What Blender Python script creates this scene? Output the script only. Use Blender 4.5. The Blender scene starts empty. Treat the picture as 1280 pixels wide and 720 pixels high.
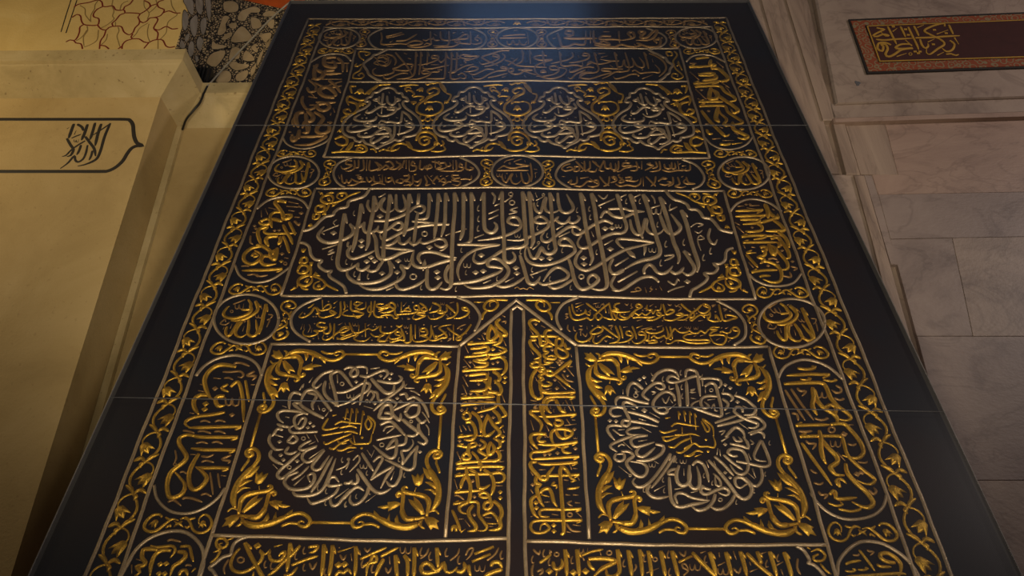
import bpy, bmesh, math, random
from mathutils import Vector, Matrix
random.seed(7)
scene = bpy.context.scene
# ------------------------------------------------------------------ camera
F_PX, PITCH, YAW, ROLL, CX = 918.14, 0.754659, -0.0267258, 0.0233887, -19.367   # solved against the curtain's own straight lines
D = 2.78                                   # metres from the eye to the plane of the leaning curtain
UP = Vector((-0.015977, -0.224309, 0.974387)).normalized()   # true vertical seen from the leaning curtain's frame
PY = Vector((0, 1, 0))
WY = (PY - UP * PY.dot(UP)).normalized()
WX = WY.cross(UP).normalized()
M3 = Matrix((WX, WY, UP))                  # curtain frame -> world
EYE = Vector((0, 0, 1.6))
_fw = Vector((math.sin(YAW) * math.cos(PITCH), math.cos(YAW) * math.cos(PITCH), math.sin(PITCH)))
_r = Vector((math.cos(YAW), -math.sin(YAW), 0))
_u = _r.cross(_fw)
R_ = _r * math.cos(ROLL) + _u * math.sin(ROLL)
U_ = _u * math.cos(ROLL) - _r * math.sin(ROLL)
FW, RT, UPV = M3 @ _fw, M3 @ R_, M3 @ U_
cam_data = bpy.data.cameras.new('camera')
cam = bpy.data.objects.new('camera', cam_data)
scene.collection.objects.link(cam)
cam.matrix_world = Matrix((
    (RT.x, UPV.x, -FW.x, EYE.x), (RT.y, UPV.y, -FW.y, EYE.y), (RT.z, UPV.z, -FW.z, EYE.z), (0, 0, 0, 1)))
cam_data.sensor_width = 36.0
cam_data.lens = F_PX / 1280 * 36.0
cam_data.shift_x = -CX / 1280
cam_data.clip_start = 0.05
scene.camera = cam
# ------------------------------------------------------------------ light
scene.view_settings.view_transform = 'Standard'
scene.view_settings.look = 'None'
scene.view_settings.gamma = 1.0
scene.view_settings.exposure = 0.0
scene.view_settings.use_curve_mapping = False
world = bpy.data.worlds.new('hall_ambient')
scene.world = world
world.use_nodes = True
bg = world.node_tree.nodes['Background']
bg.inputs[0].default_value = (0.56, 0.53, 0.58, 1)
bg.inputs[1].default_value = 0.06


def area(name, loc, target, sx, sy, power, col):
    d = bpy.data.lights.new(name, 'AREA')
    d.shape = 'RECTANGLE'
    d.size, d.size_y, d.energy, d.color = sx, sy, power, col
    o = bpy.data.objects.new(name, d)
    scene.collection.objects.link(o)
    o.location = loc
    o.rotation_euler = (Vector(target) - Vector(loc)).to_track_quat('-Z', 'Y').to_euler()
    return o


area('hall_lamp', (-0.6, -0.6, 0.9), (0.0, 3.2, 3.7), 0.4, 0.4, 31, (1.0, 0.84, 0.58)).data.spread = math.radians(62)
area('side_lamp', (0.9, -0.8, 1.0), (0.2, 3.2, 3.7), 0.4, 0.4, 25, (1.0, 0.84, 0.64)).data.spread = math.radians(62)
area('warm_lamp', (-4.7, 1.9, 4.9), (-3.0, 3.9, 5.2), 0.6, 0.6, 31, (1.0, 0.76, 0.40))
area('hanging_lamp', (6.2, 0.6, 5.6), (2.6, 4.0, 5.4), 0.6, 0.6, 72, (1.0, 0.83, 0.74))
area('skylight', (0.28, 2.2, 12.0), (0.28, 2.2, 0.0), 2.0, 1.2, 7.0, (0.26, 0.50, 1.0))

# ------------------------------------------------------------------ needlework and wall painting, traced from the photograph
# @ group thread / # origin and scale of the close-up the points were read in / one stroke per line
TRACE = '''
@ main_inscription silver
# 380 230 9.114
a 46 465 350 440 480 420 640 400 780 383 900 410 972 470 985 550 955 620 910
s 36 620 905 612 965 660 990 720 960 748 925
s 36 715 975 760 1000 822 988 855 945 862 905
s 42 525 460 560 515 556 570 500 615 420 648 300 675 210 655 162 600 185 540 230 490
u 16 235 577 213 548 400 470
d 42 338 560 868 370 655 650 655 709
s 14 375 408 335 440 355 470
a 44 655 240 630 400 610 500 590 620 575 690 550 780
s 36 525 470 580 505 640 490 692 440
s 36 690 440 680 505 705 555 770 560 830 520 850 478
s 36 825 520 860 550 930 535 1000 490 1060 447 1112 450 1122 492 1070 530 1000 500
a 44 800 150 790 300 762 450 740 560 732 680 702 760
s 34 735 190 725 250 762 312 812 310 850 250 885 195 918 165 885 220 880 280 930 322 1000 310 1050 260
s 36 1050 125 1050 260 1080 310 1130 305 1162 260 1150 190 1125 125
u 16 850 155 928 115
a 44 980 130 960 320 940 450 915 620 905 770 900 870 860 950
a 44 1200 125 1185 320 1160 500 1135 600
s 36 800 425 950 420 1100 375 1200 320 1245 280 1315 252 1366 265 1370 305 1325 338 1255 310
s 36 1655 465 1485 468 1305 490 1150 540 1050 590 960 635 900 640 870 600 868 565
s 32 1230 430 1365 440 1505 458 1660 462
s 42 785 562 820 640 828 750 852 838 905 864 1000 844 1100 794 1200 769 1262 760
s 32 868 722 980 734 1100 748 1255 758
s 36 1080 600 1060 640 1000 690 880 718
s 34 1085 608 1090 670 1140 690 1190 650 1212 608
s 34 1195 650 1235 692 1290 680 1338 618
s 34 1310 650 1360 682 1445 660 1525 630 1595 640 1622 685 1600 712 1555 724 1500 700 1490 680
h 60 510 665 570 305
# 380 299 9.114
s 38 540 78 500 145 510 200 560 226 640 205 740 165 812 128
h 62 498 30 482 230 545 275 575 370 730 395
u 16 207 118 378 65
u 14 335 118 280 148 352 150 270 180
h 50 318 190
d 40 715 255 765 210 805 252 890 390 1075 250 1060 378
a 42 972 260 992 330 985 400 930 450 840 490 720 508 600 500 520 450 490 390 510 340
s 38 1215 278 1180 332 1105 308 1140 375 1122 440 1050 492 900 562 780 578 690 560 628 520
f 645 375 600 470 640 470
h 50 1070 425
s 36 1040 498 1070 560 1130 577 1220 555 1310 515 1385 455
w 34 1180 235
o 36 16 1245 430
u 16 935 588 1022 548
# 510 299 9.114
s 38 150 280 118 220 140 170 220 150 320 160 430 195 555 215
s 40 545 232 450 252 330 285 220 322 120 325 62 290 48 220 70 130
f 195 225 160 290 165 365 180 360 212 285
s 40 470 300 428 390 442 475 490 512
s 40 222 330 215 450 225 540 270 577 330 555 388 488
d 42 330 375 340 440 245 95 835 185 770 380 858 365 1230 330 1240 390
h 55 608 100 660 355 150 525 545 545 1015 425
s 36 558 65 700 66 900 72 1052 64
s 34 1040 70 880 95 760 130 650 200 585 290 566 380 592 472
s 42 510 512 640 500 780 480 920 430 1040 380 1082 338
s 40 1082 338 1000 322 920 312 910 262 960 225 1040 240 1110 300 1147 360 1120 430 1050 490 930 545 800 562 700 555 635 518
s 36 1285 92 1130 112 1050 150 950 215 860 270 790 276 745 230 770 145
w 44 675 300
s 34 1005 528 1080 550 1180 530 1270 480 1330 430
u 14 1105 492 1207 440
u 14 855 507 945 468
s 18 360 135 400 125 440 90 455 65
# 510 230 9.114
u 36 125 120 112 245
s 36 115 330 100 400 85 520 70 640 62 715
a 38 240 120 240 250 225 370 190 402 100 405
a 40 345 118 335 300 320 450 298 630
a 40 430 113 425 300 420 440 378 605
a 44 530 108 532 300 515 500 503 720 500 880 492 1110 480 1180 430 1206 365 1190
a 42 630 108 632 350 625 540 592 645
a 42 720 108 727 350 722 560 715 640 690 672 600 690
o 30 16 190 570
h 68 800 245 802 365 797 475
u 14 425 592 482 568
u 14 540 557 668 513
u 16 755 617 865 577
u 18 918 342 1032 294
u 18 916 407 1028 358
u 16 982 252 1052 224
u 16 1098 207 1190 145
o 24 12 1170 118
A 42 865 105 865 300 870 480 900 545 960 562 1003 522 1008 470 980 440
s 26 955 103 990 150 972 228
o 30 15 1185 215
s 18 1250 268 1165 300 1240 320 1145 347
s 36 1288 475 1200 466 1140 437 1158 390 1230 384 1270 420 1285 480 1250 530 1120 590 980 625 790 647
A 42 1072 95 1075 400 1090 560 1095 720 1098 850 1115 885 1160 900 1210 868 1217 820 1190 780
w 34 1250 590
# 640 230 9.114
a 46 120 100 132 250 146 450 152 580 165 650 155 700 90 730 -10 740
a 46 195 100 212 300 226 500 242 620 235 680 212 735
s 16 265 105 288 158
u 14 272 192 370 140
o 15 10 357 125
h 55 290 200 290 475 400 560
s 34 245 220 270 300 320 332 342 280 362 200 388 162 374 250 395 312 450 330 520 310 548 275
s 36 520 110 530 220 560 310 620 335 682 310 696 260 660 190 622 120
a 42 430 112 445 250 455 400 470 560 490 700 496 750 460 794 400 800 355 760 335 730 300 800 270 850 225 840 188 750 185 720
s 36 410 440 340 452 270 440 264 400 320 374 380 400 416 450 405 500 340 545 200 605 90 645 -60 640
s 32 410 440 480 420 532 372
s 32 500 408 540 446 600 452 640 420 662 372
s 32 640 420 680 450 740 432 768 390 742 362
h 60 740 270 880 255 890 350
u 16 502 522 582 478
u 16 532 607 658 548
s 38 1150 460 1060 422 970 450 880 500 800 560 740 582 690 552 690 505
s 36 785 532 720 490 640 500 560 550 480 610 410 662 350 652 335 600 370 548
a 44 780 112 810 280 835 450 860 600 880 680 905 800 915 860 885 930
a 46 905 118 940 280 960 420 985 580 1010 690 1040 850 1070 1030 1082 1145 1052 1200 980 1210 905 1192
s 18 982 128 1045 172 1092 122
u 18 982 252 1168 172
s 16 1015 275 982 250
s 36 1010 390 1040 332 1090 320 1150 370 1220 386 1285 382 1405 330 1510 315
s 32 1095 290 1276 284 1335 305 1505 315
d 42 1060 510 1140 505
w 34 1220 480
a 38 1195 125 1240 280 1270 380 1302 470 1295 530 1250 565 1150 570 1040 610 920 688 830 735 770 722 748 660 792 588
u 16 1050 697 1150 642
s 18 905 545 930 605
# 640 299 9.114
s 38 715 95 640 76 560 72 535 45 560 5 620 -3 680 45 718 130 680 180 580 240 450 287 330 302 220 280 160 220 148 140 170 85
d 42 335 220 430 222 1120 115 815 215 820 285
u 15 235 122 308 60
o 15 10 302 42
h 58 415 60 572 100 962 120 98 115 228 320 432 425 668 525
s 42 92 190 130 310 160 420 190 500 250 517 300 470 322 428
s 36 298 488 350 522 430 510 540 482 620 452 642 400 590 350 520 325 450 360 390 430 358 482
s 34 410 528 470 566 560 545 650 490 705 452
u 18 208 412 398 343
s 16 208 408 242 444
s 42 648 235 680 330 700 430 740 530 800 577 880 555 960 500 982 455 930 410 872 440 868 500 895 525
o 28 16 790 430
s 38 792 128 740 190 720 270 760 330 840 362 930 330 1030 270 1150 195 1276 130 1320 115 1485 75 1620 45
m b
s 12 30 565 60 545 90 570 130 560 170 575 200 550 250 575
m s
s 34 1152 228 1110 310 1130 380 1190 402 1276 370
s 34 1175 420 1130 500 1150 560 1210 592 1276 565
u 22 1172 308 1325 215
u 22 1205 492 1425 370
# 770 299 9.114
s 34 435 42 300 22 150 6 45 2 8 22 50 85 105 112
f 112 138 160 130 215 175 228 222 160 195
s 36 95 345 0 395 -60 400
a 44 310 -500 370 -330 420 -150 462 -10 492 80 502 140 480 195 400 228 300 248 200 285 100 342
s 36 490 495 440 450 380 430 280 450 180 510 80 575 0 595 -50 580
s 38 325 402 318 350 370 295 422 320 470 382 540 397 600 362 645 305
s 38 620 365 670 397 730 377 773 320
a 40 775 140 850 250 892 330 870 390 810 412 750 370
a 44 745 -320 800 -180 850 10 890 140 925 240 938 310 922 380
a 44 500 -470 560 -300 610 -130 660 50 692 120 718 210 704 285
d 42 812 485
s 24 588 478 665 522 700 458 722 478
s 20 588 602 690 560 782 538
m b
s 12 495 535 525 588
d 10 455 570
s 12 405 540 385 565 415 572 382 602
s 12 330 552 347 612
s 14 165 602 230 597 285 582 250 550 215 575 250 590
m s
s 24 550 192 655 184 620 220 550 247
f 310 85 352 85 345 140 318 192
w 44 415 125
h 75 565 20 770 0 508 235 1075 100 995 175
s 30 1072 -118 1050 -30 1080 42 1120 62 1152 5
# 770 230 9.114
s 16 850 492 920 450 992 465 930 492
s 14 895 540 940 562 985 528
s 16 920 640 1002 627 960 590 930 620 936 680 967 762
s 36 160 412 180 510 230 577 290 572 312 480 332 408 352 420 342 490 370 550 430 577 500 562 545 515
s 40 500 358 530 440 570 530 630 577 700 557 733 500 690 430 625 345
a 44 160 128 210 280 240 420 270 540 305 625
u 16 52 152 118 123
u 16 202 157 278 122
u 18 398 277 498 248
u 18 602 307 692 263
h 60 115 170 270 170 472 435 615 230
s 18 402 132 435 175 444 224
w 60 460 310
w 40 30 480
@ main_outline silver
# 380 230 9.114
u 34 745 65 690 140 600 175 512 205 490 265 400 285 345 328 330 360 250 377 190 420 120 490 40 530 -20 538
u 34 -45 672 5 680 60 720 80 809 130 864 205 878 170 919 190 960 260 1000 315 994 285 1030 310 1074 400 1130 460 1180 482 1255
# 770 230 9.114
u 34 570 85 600 130 660 180 750 206 810 242 840 291 910 296 960 332 995 386 1060 396 1110 430 1150 480 1200 530 1330 560
u 34 1330 735 1280 750 1250 785 1240 870 1180 915 1110 912 1157 960 1110 1018 1005 1022 1042 1070 1000 1130 910 1190 860 1220 838 1295
@ roundel_lettering silver
# 325 450 7.5
s 28 690 100 600 130 540 180 500 240 530 265 582 220
s 30 730 440 700 300 665 170 680 130 740 110 800 160 860 245 890 270
s 30 615 200 600 290 640 360 742 442
s 30 672 482 600 390 540 310 490 280 430 300 395 360 385 412
s 28 450 310 530 335 490 420 502 472
s 28 388 327 320 308 280 360 275 465
s 30 598 548 500 500 400 440 370 408 318 415 370 460 422 492
s 28 452 512 380 490 300 480 210 480 165 510 180 560 222 592
s 26 420 500 350 520 320 570 350 642 400 632 432 558 395 550 355 612
s 24 542 675 400 682 300 682 278 640 340 608
s 26 272 632 200 620 158 600
s 26 215 660 165 650 130 700 110 720
d 22 470 590 450 635 500 620
s 13 460 215 497 162
s 13 370 287 410 228 400 265
s 13 212 432 252 447
s 13 240 535 278 542
s 13 650 218 655 275
s 13 545 428 562 472
o 14 9 598 468
o 18 10 770 225
s 14 612 532 648 482
s 18 725 140 728 222
# 430 450 7.5
s 28 0 95 50 70 120 90 125 140 85 160 60 130 100 80 160 65 215 80 215 132
s 28 148 150 220 160 300 125 380 100 412 130 370 182
s 28 205 180 185 270 148 425
s 26 -95 305 0 305 100 265 180 220 242 230 220 290 150 330 60 390 -30 425 -92 432
s 34 255 175 330 260 400 315 460 300 472 228
s 28 310 195 400 215 500 215 542 175 510 148
s 28 558 200 550 250 480 310 400 370 275 480
s 22 238 402 282 332 250 290 218 342
s 24 260 300 310 310 330 380 420 372 492 412 450 462
u 32 340 490 380 430 440 430 450 540 400 550 330 540 350 480
s 30 380 500 450 510 520 570 532 500
s 24 468 472 560 430 662 384
s 28 520 330 580 320 600 370 640 350 700 370 760 440 795 540
u 28 570 500 620 430 700 430 690 510 620 540 575 500
s 28 680 540 728 592 772 563
s 34 550 560 620 620 692 680 660 718
s 30 700 600 700 650 735 710 775 757 750 792 690 767
s 30 338 612 430 578 500 630 572 712
s 16 368 672 400 630 472 630 398 692
d 22 115 205 445 130 430 175 345 150 290 410 500 360 530 390
o 14 9 215 385
o 14 9 630 578
u 12 248 86 337 73
s 14 590 228 570 262 662 266
s 14 618 290 660 300 714 334
u 12 72 417 132 388
s 14 188 434 272 457
s 12 733 488 765 530 802 592
s 12 768 608 795 650 795 708
w 34 60 340
# 325 543 7.5
s 28 100 0 85 60 110 110 150 145 222 140
s 26 128 0 218 28
u 26 260 70 310 15 352 50 310 85 258 68
s 26 482 58 400 100 370 140 420 150 532 115 430 160 395 220 440 265 510 235 602 138
s 18 458 232 592 138
s 28 605 150 540 230 490 300 510 335 560 330 610 260 652 198
s 30 110 150 95 200 140 250 222 288
s 26 272 118 240 170 290 185 352 158
s 30 378 173 280 260 190 340 165 390 210 415 300 350 412 268
s 32 362 354 270 390 230 450 280 510 380 520 470 490 512 420 500 370 450 390 472 452
s 22 298 432 380 380 462 298
s 22 318 482 422 388
s 30 308 540 340 575 430 580 530 560 600 500 660 360 712 225
s 28 478 548 560 430 640 280 682 208
s 28 772 470 700 485 640 480 650 420 700 400 742 452
s 28 740 490 710 550 640 600 540 640 480 650 443 598
s 30 857 520 790 590 730 660 680 670 660 620 672 578
d 24 185 70 195 195 220 240 350 250
o 18 10 275 310
o 18 10 408 40
s 12 438 0 462 42
s 12 513 8 547 73
s 12 123 283 167 327
s 12 458 97 522 68
s 18 703 602 832 508
h 50 770 215 765 330 545 480 620 510 615 620 805 630
s 14 713 337 800 300 842 238
o 12 8 830 235
# 430 543 7.5
s 22 303 57 420 30 542 8
s 30 395 145 450 70 490 50 490 160 470 215 430 225 360 180 273 103
s 26 395 145 490 110 570 90 582 20 560 -15
s 24 690 110 620 190 545 285 555 230 540 160 600 150 650 90 638 48
s 30 690 110 670 200 660 300 620 335 560 320 480 280 383 238
s 26 168 178 220 260 277 348
s 24 275 260 330 210 362 230 320 310 248 432
s 26 250 430 340 370 462 308 400 400 343 508
s 34 128 328 200 430 260 510 320 550 380 545 442 508
s 28 535 320 530 390 480 480 430 480 398 438
s 28 0 460 50 460 82 428
s 28 60 455 110 465 132 430 118 368
s 28 -5 612 60 540 130 495 188 532
s 28 230 490 210 570 150 640 90 660 55 620 65 568
s 24 590 10 650 20 692 -5
d 22 712 165
o 20 10 355 100
w 36 185 300
s 16 85 245 130 200 145 250 50 357
s 12 40 225 45 270 18 332
h 46 240 520 115 560 10 640 565 360 515 215 215 340
s 12 198 642 297 568
s 14 438 432 472 348
s 12 218 150 252 202
s 12 285 150 255 217
m b
# 430 450 7.5
a 18 30 460 8 565
a 18 75 460 48 625
a 18 120 460 108 605
a 18 180 480 150 705
s 18 230 540 200 600 230 655 260 600 225 530 290 590 268 692
s 18 0 680 60 670 132 692
s 20 -148 550 -198 640 -148 655 -46 630
s 18 -88 610 -28 580 54 590 162 600
s 16 -8 540 64 562
s 18 -208 710 -88 690 14 670
s 18 -40 640 60 620 120 640
s 22 -108 525 -68 515
# 325 543 7.5
s 18 588 10 682 -8
s 20 600 70 620 95 720 50 860 -5
s 20 650 130 690 140 750 90 860 40
s 20 720 150 780 150 865 98
# 430 543 7.5
s 18 0 60 50 50 90 90 180 90 242 80 262 -5
s 18 90 15 102 82
s 18 0 150 50 125 120 128
d 16 165 130 170 30
s 14 28 172 92 153
s 18 -60 60 -30 90 30 80
m s
# 750 452 7.5
s 30 485 190 530 120 620 80 700 95 742 152
s 26 742 172 690 140 640 150 640 190 720 195 857 148 910 140 952 160 962 232
s 28 462 367 400 315 450 250 520 205 580 210 602 245 570 265 518 238
s 30 750 432 735 300 713 208
s 30 820 428 815 300 808 178
s 28 700 372 690 320 630 285 560 310 500 380 510 450 580 490 632 470 610 430 538 442
s 30 402 262 340 210 290 210 260 260 260 332
s 30 457 397 350 375 240 340 170 340 145 380 155 418
s 28 357 437 280 390 220 390 225 440 260 510 280 570 250 610 205 590 220 555 280 560 400 580 542 612
s 28 552 572 440 520 330 490 248 468
s 26 252 452 180 430 110 440 95 480 130 515 202 508
s 26 212 612 150 600 80 610 70 650 110 710 142 742
s 24 382 620 290 630 250 660 290 690 442 690
d 24 370 170 412 148 92 555 150 560
d 32 415 460
o 20 10 335 318
s 13 478 108 492 137
s 13 423 188 437 217
s 13 318 248 347 275 325 287 372 285
s 13 215 263 215 307
s 14 583 343 615 392 652 328
s 13 658 358 682 392
s 14 643 452 712 398
s 13 478 283 522 290 488 312
s 13 648 228 652 262 697 250
s 13 288 438 332 452
h 50 765 215 770 300 590 140 755 80
s 14 463 478 562 532
s 16 118 638 190 690 232 690
s 14 168 642 232 638
s 14 388 618 482 668
s 14 363 538 432 557
# 855 452 7.5
s 28 15 150 20 90 70 80 120 110 135 200 152 328
s 26 148 165 250 160 330 175 347 215 325 252
s 28 193 235 250 205 295 230 320 320 345 420 350 510 300 510 180 470 70 425 90 390 142 368
s 26 312 330 230 325 165 350 160 410 190 440 232 420 188 378
s 26 348 300 420 310 457 350 430 377
s 26 358 350 412 400 380 462
s 28 468 318 560 350 630 400 672 450 640 500 558 502
s 28 550 480 540 440 490 430 470 470 530 520 620 560 692 590 660 625 598 620
s 24 288 577 400 540 492 508
s 26 308 607 430 580 572 543
s 28 588 530 660 520 720 550 757 600 720 640 598 672
s 28 388 713 440 650 490 620 550 660 572 722
s 26 618 690 690 660 740 680 752 725
d 24 385 220 432 248 500 380
o 16 9 255 270
s 13 198 248 202 302
s 14 58 270 102 260 60 290 112 290
s 13 63 343 112 352
s 13 218 362 292 353
s 14 255 442 280 398 290 460 322 462
h 40 170 120 370 255 490 285 680 490
s 13 548 418 602 437
s 14 388 492 432 478
s 14 518 578 602 637
s 14 328 660 382 650 348 692
# 750 545 7.5
s 28 312 -2 200 40 110 80 100 110 162 152
s 26 447 -2 340 10 290 40 300 80 350 105 512 58
s 28 370 110 340 150 360 190 420 190 517 108
s 30 518 78 592 100 580 160 500 215 420 235 338 230
s 26 150 165 135 210 180 240 225 220 220 170 158 175
s 30 198 148 270 150 312 190 260 230 250 270 310 350 370 385 420 370 442 310 400 260 278 238
a 30 660 170 590 280 500 400 420 470 350 480 305 430 332 393
a 28 700 190 620 310 540 420 478 492
s 26 712 308 650 330 640 360 722 360
s 34 740 280 715 360 730 440 780 470 830 440 842 360 833 278
s 32 472 458 440 510 470 560 540 585 642 568
s 32 648 388 655 500 665 590 700 650 760 670 857 648 960 630 1030 605
s 26 727 637 700 570 730 540 790 545 857 580 960 600 1030 605
s 12 173 283 282 370
o 12 8 283 372
s 14 358 52 442 38
s 14 168 102 200 80 237 92
s 14 218 58 302 132
w 32 490 275
w 32 780 240
s 14 508 238 552 262
h 46 715 210 590 390 410 485 600 490
s 14 508 517 612 463
s 16 698 502 802 483
s 14 785 308 787 372
# 855 545 7.5
s 32 50 278 45 400 60 470 100 500 142 470 142 380 118 285
s 28 78 278 120 240 180 270 215 350 232 437
s 32 228 228 320 330 410 440 490 550 560 595 620 560 632 490 590 430 530 390 480 400 480 450 520 490 592 448
s 26 283 193 370 270 467 377
s 24 368 178 450 250 552 322
s 28 500 190 460 192 410 160 440 125 520 130 570 170 600 260 590 330 540 365 480 340 428 268
s 28 488 240 620 265 740 290 800 270 790 200 740 80 720 50 690 100 655 190 690 230 772 240
s 28 720 298 732 390 700 460 650 470 600 420 578 388
s 26 428 75 550 100 602 120 590 60 548 8
s 22 458 8 490 50 540 50 508 8
s 22 348 52 422 8
s 22 273 353 330 410 342 470 300 460 288 378
s 30 252 507 190 490 165 470 160 530 210 550 300 510 380 490 422 530 390 560 318 528
s 32 292 548 270 620 210 680 130 700 68 658
s 32 477 548 440 620 370 680 300 690 238 658
d 22 385 80 385 345 432 392
s 14 315 118 308 182
s 14 333 128 342 192
s 14 618 38 652 70 625 82
h 44 800 45 760 335 655 495 490 600 265 420 185 350
o 18 10 340 600
s 14 208 238 232 302
s 14 278 238 302 292
s 14 63 532 132 518
s 14 213 568 217 622
s 20 638 308 672 392
s 16 603 168 627 227
s 14 598 348 662 402
m b
# 750 452 7.5
a 18 735 470 740 545
a 18 785 465 800 565
a 18 840 470 845 580
a 18 885 490 900 645
s 18 950 560 1000 660 1025 630 960 540 1050 610 1065 702
s 18 700 690 780 690 865 680 935 702
s 18 558 648 600 670 722 640
s 18 668 612 720 580 850 600 930 610
s 16 768 618 772 702
s 18 578 712 750 690
s 22 610 535 660 525
# 750 545 7.5
s 20 588 8 620 50 762 -5
s 20 638 98 690 110 760 60 860 18
s 20 713 148 760 160 860 88
s 18 788 178 830 192 890 168
# 855 545 7.5
s 18 0 192 60 180 120 140 182 157
s 18 0 122 100 70 140 100 220 100 280 110 292 60 268 -5
s 18 58 0 72 72
s 14 98 197 162 173
d 16 225 145 205 35
@ jamb_lettering gold
# 560 390 7.579
s 34 495 70 460 100 490 150 545 195 550 225 510 222 480 190
s 36 410 125 382 200 385 265 420 270 462 215 410 130
s 34 415 140 470 200 505 250 480 300 420 320
a 28 182 308 320 298 465 285
s 28 210 352 300 345 360 332 385 350 360 380 230 395
s 28 155 430 270 420 380 405 460 405 550 370 520 345 440 320
s 28 370 400 380 430 340 455 235 460
s 28 235 460 300 480 375 490 350 520 245 525
s 30 395 450 450 435 500 430 545 470 550 540 520 590 490 600
a 28 135 563 300 550 515 540
s 28 195 607 290 595 355 590 375 615 350 645 200 655
s 32 330 650 370 680 360 735 300 752 205 752
s 34 425 565 480 600 490 640 440 680
s 34 400 620 390 700 410 740
s 34 440 650 490 700 505 750 480 790 460 770 380 765 375 790 440 800
u 22 260 755 300 800 345 800 340 760
d 26 425 355 540 620 535 665
m b
s 16 515 35 545 50
s 14 510 95 550 90 540 115
s 16 440 125 470 165
s 16 320 220 345 268
s 16 280 250 310 262
d 20 350 203 210 475 470 475 425 490 290 685 175 600
s 16 160 320 195 390
s 16 525 265 552 325
s 18 150 450 215 530
s 18 140 525 180 515
s 16 230 480 260 520
s 16 480 360 510 375
s 18 140 615 190 710
s 14 525 420 555 435
s 14 380 570 390 595
# 560 480 7.579
m g
a 30 120 140 250 130 445 125
a 30 120 205 250 190 400 180 450 185 450 220 400 240 275 275
s 32 480 100 480 180 530 260 548 300 500 320
s 34 425 250 480 300 490 360 440 375
s 32 225 268 280 310 310 380 308 465
u 26 140 300 170 270 210 290 205 330 160 335 140 305
s 22 185 230 170 270
s 34 380 295 350 370 335 450 360 495 400 480 445 440
s 34 385 310 430 390 480 440 490 480 440 510
s 28 525 395 480 430
s 28 330 495 270 490
s 34 165 370 220 365 255 420 260 490 220 535 150 530
a 26 92 505 170 497 245 485
s 30 430 515 490 550 490 600 455 615
s 34 405 550 380 620 395 675 440 620 410 555
a 28 88 583 170 600 230 600 270 580 245 555 205 575
s 34 205 570 190 640 205 690
u 30 140 690 165 660 210 680 200 715 150 715 135 690
s 30 305 530 355 570 340 605 290 635 370 690 320 725
s 34 460 630 490 670 480 720 400 740
s 26 225 645 270 690 290 740 300 800
d 26 520 498 518 540
m b
d 22 260 230 318 305 430 318 215 92 130 250 110 540 300 580
s 18 140 10 180 100
s 16 125 98 160 95
s 18 510 100 540 180
s 14 190 165 260 160
s 14 280 160 335 162
s 14 360 150 430 150
s 18 110 400 130 460
s 18 140 390 175 440
s 18 190 400 215 450
s 16 520 430 535 465
s 16 485 635 530 630
s 18 85 645 120 720
h 30 345 205 320 215
# 560 575 7.579
m g
a 28 75 40 250 20 420 12 475 -5
s 28 305 0 312 60 308 110
a 28 75 85 250 70 400 65 530 70 500 98
a 28 65 155 200 140 380 135 500 125 535 165 510 210 440 215
s 34 340 95 410 150 435 230 420 310 405 340
s 34 205 95 265 130 280 200 290 260 330 275 400 235
s 36 175 60 180 150 210 230 210 330 190 400 130 430 105 460 130 500 180 510
s 34 165 150 130 220 120 275
a 28 60 312 180 300 320 290
u 30 290 335 340 310 390 340 400 380 415 430 380 470 340 455 350 410 400 400
s 24 290 340 340 360 395 350
a 28 50 420 150 405 270 400 290 440 290 520 340 590 370 640 340 672 285 670
s 38 240 430 195 490 215 560 260 620 260 665 185 678
s 38 430 390 490 440 510 510 490 570 500 630 470 660 385 668
s 28 325 530 410 500 460 550 480 600
s 22 370 605 480 605
s 28 40 475 90 590 120 680
s 30 80 680 70 630 45 640 35 680
s 20 120 690 165 655
d 26 495 305 495 360
m b
d 22 235 200 250 350 250 520
s 16 60 185 90 275
s 18 60 340 100 340 155 380
s 14 480 20 530 15
s 14 455 95 520 95
s 14 450 245 520 245
s 16 100 560 150 560
s 16 160 570 210 635
s 14 350 545 415 548
s 14 390 630 430 630
# 650 390 7.579
m g
s 30 190 95 140 75 90 95 110 150 160 200 190 260 200 320 240 310 255 285 200 275
s 28 95 235 200 232 370 235
s 30 305 175 250 180 235 220 270 280 330 320
u 28 350 250 400 265 390 320 340 350 345 400 400 440 450 420 440 380 380 350 340 310 350 250
s 30 155 270 95 275 110 330 170 390 190 430 130 450
s 28 310 330 240 330 230 370 265 385 225 410 250 440 320 450 340 430 300 415 260 425
s 26 240 450 240 480 320 480
u 30 100 500 150 475 190 490 180 520 120 525 100 500
s 30 190 440 190 510 230 540 180 560 230 580 180 610 220 640 180 660 220 700 280 700 300 680 250 660
s 34 160 540 115 610 100 700 120 780 160 830
a 30 485 465 400 530 310 600 260 600 240 570 290 560 330 600
s 28 330 600 400 650 480 715
s 26 480 345 440 350 420 290
s 22 200 500 290 500
s 32 190 680 200 740 260 770 300 750
m b
d 26 380 455 395 475 360 475 375 495
d 22 305 360 330 645 150 115
s 16 200 130 240 150
s 16 90 160 130 220
s 16 100 360 130 410
s 16 140 290 180 340
s 20 440 525 510 610
s 16 470 520 500 520
d 18 420 560 450 605
s 18 400 590 440 645 510 665
s 16 360 655 420 720
s 14 280 525 340 530
s 14 145 620 165 660
s 14 480 400 490 430
s 14 385 325 440 325
# 650 480 7.579
m g
a 28 525 80 400 88 260 90 200 70 180 20
s 30 100 40 115 100 170 145 210 120 190 80
a 28 525 125 330 125 240 145 220 200 230 270
s 34 190 190 210 270 250 350 310 400
s 30 330 150 270 160 245 210 270 260 300 280
s 34 340 155 360 200 390 255 440 275
a 28 535 290 400 300 300 310 170 310
s 30 190 260 110 260 100 280 160 330 205 390 180 470
u 28 330 340 390 350 400 380 350 400 325 370
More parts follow.
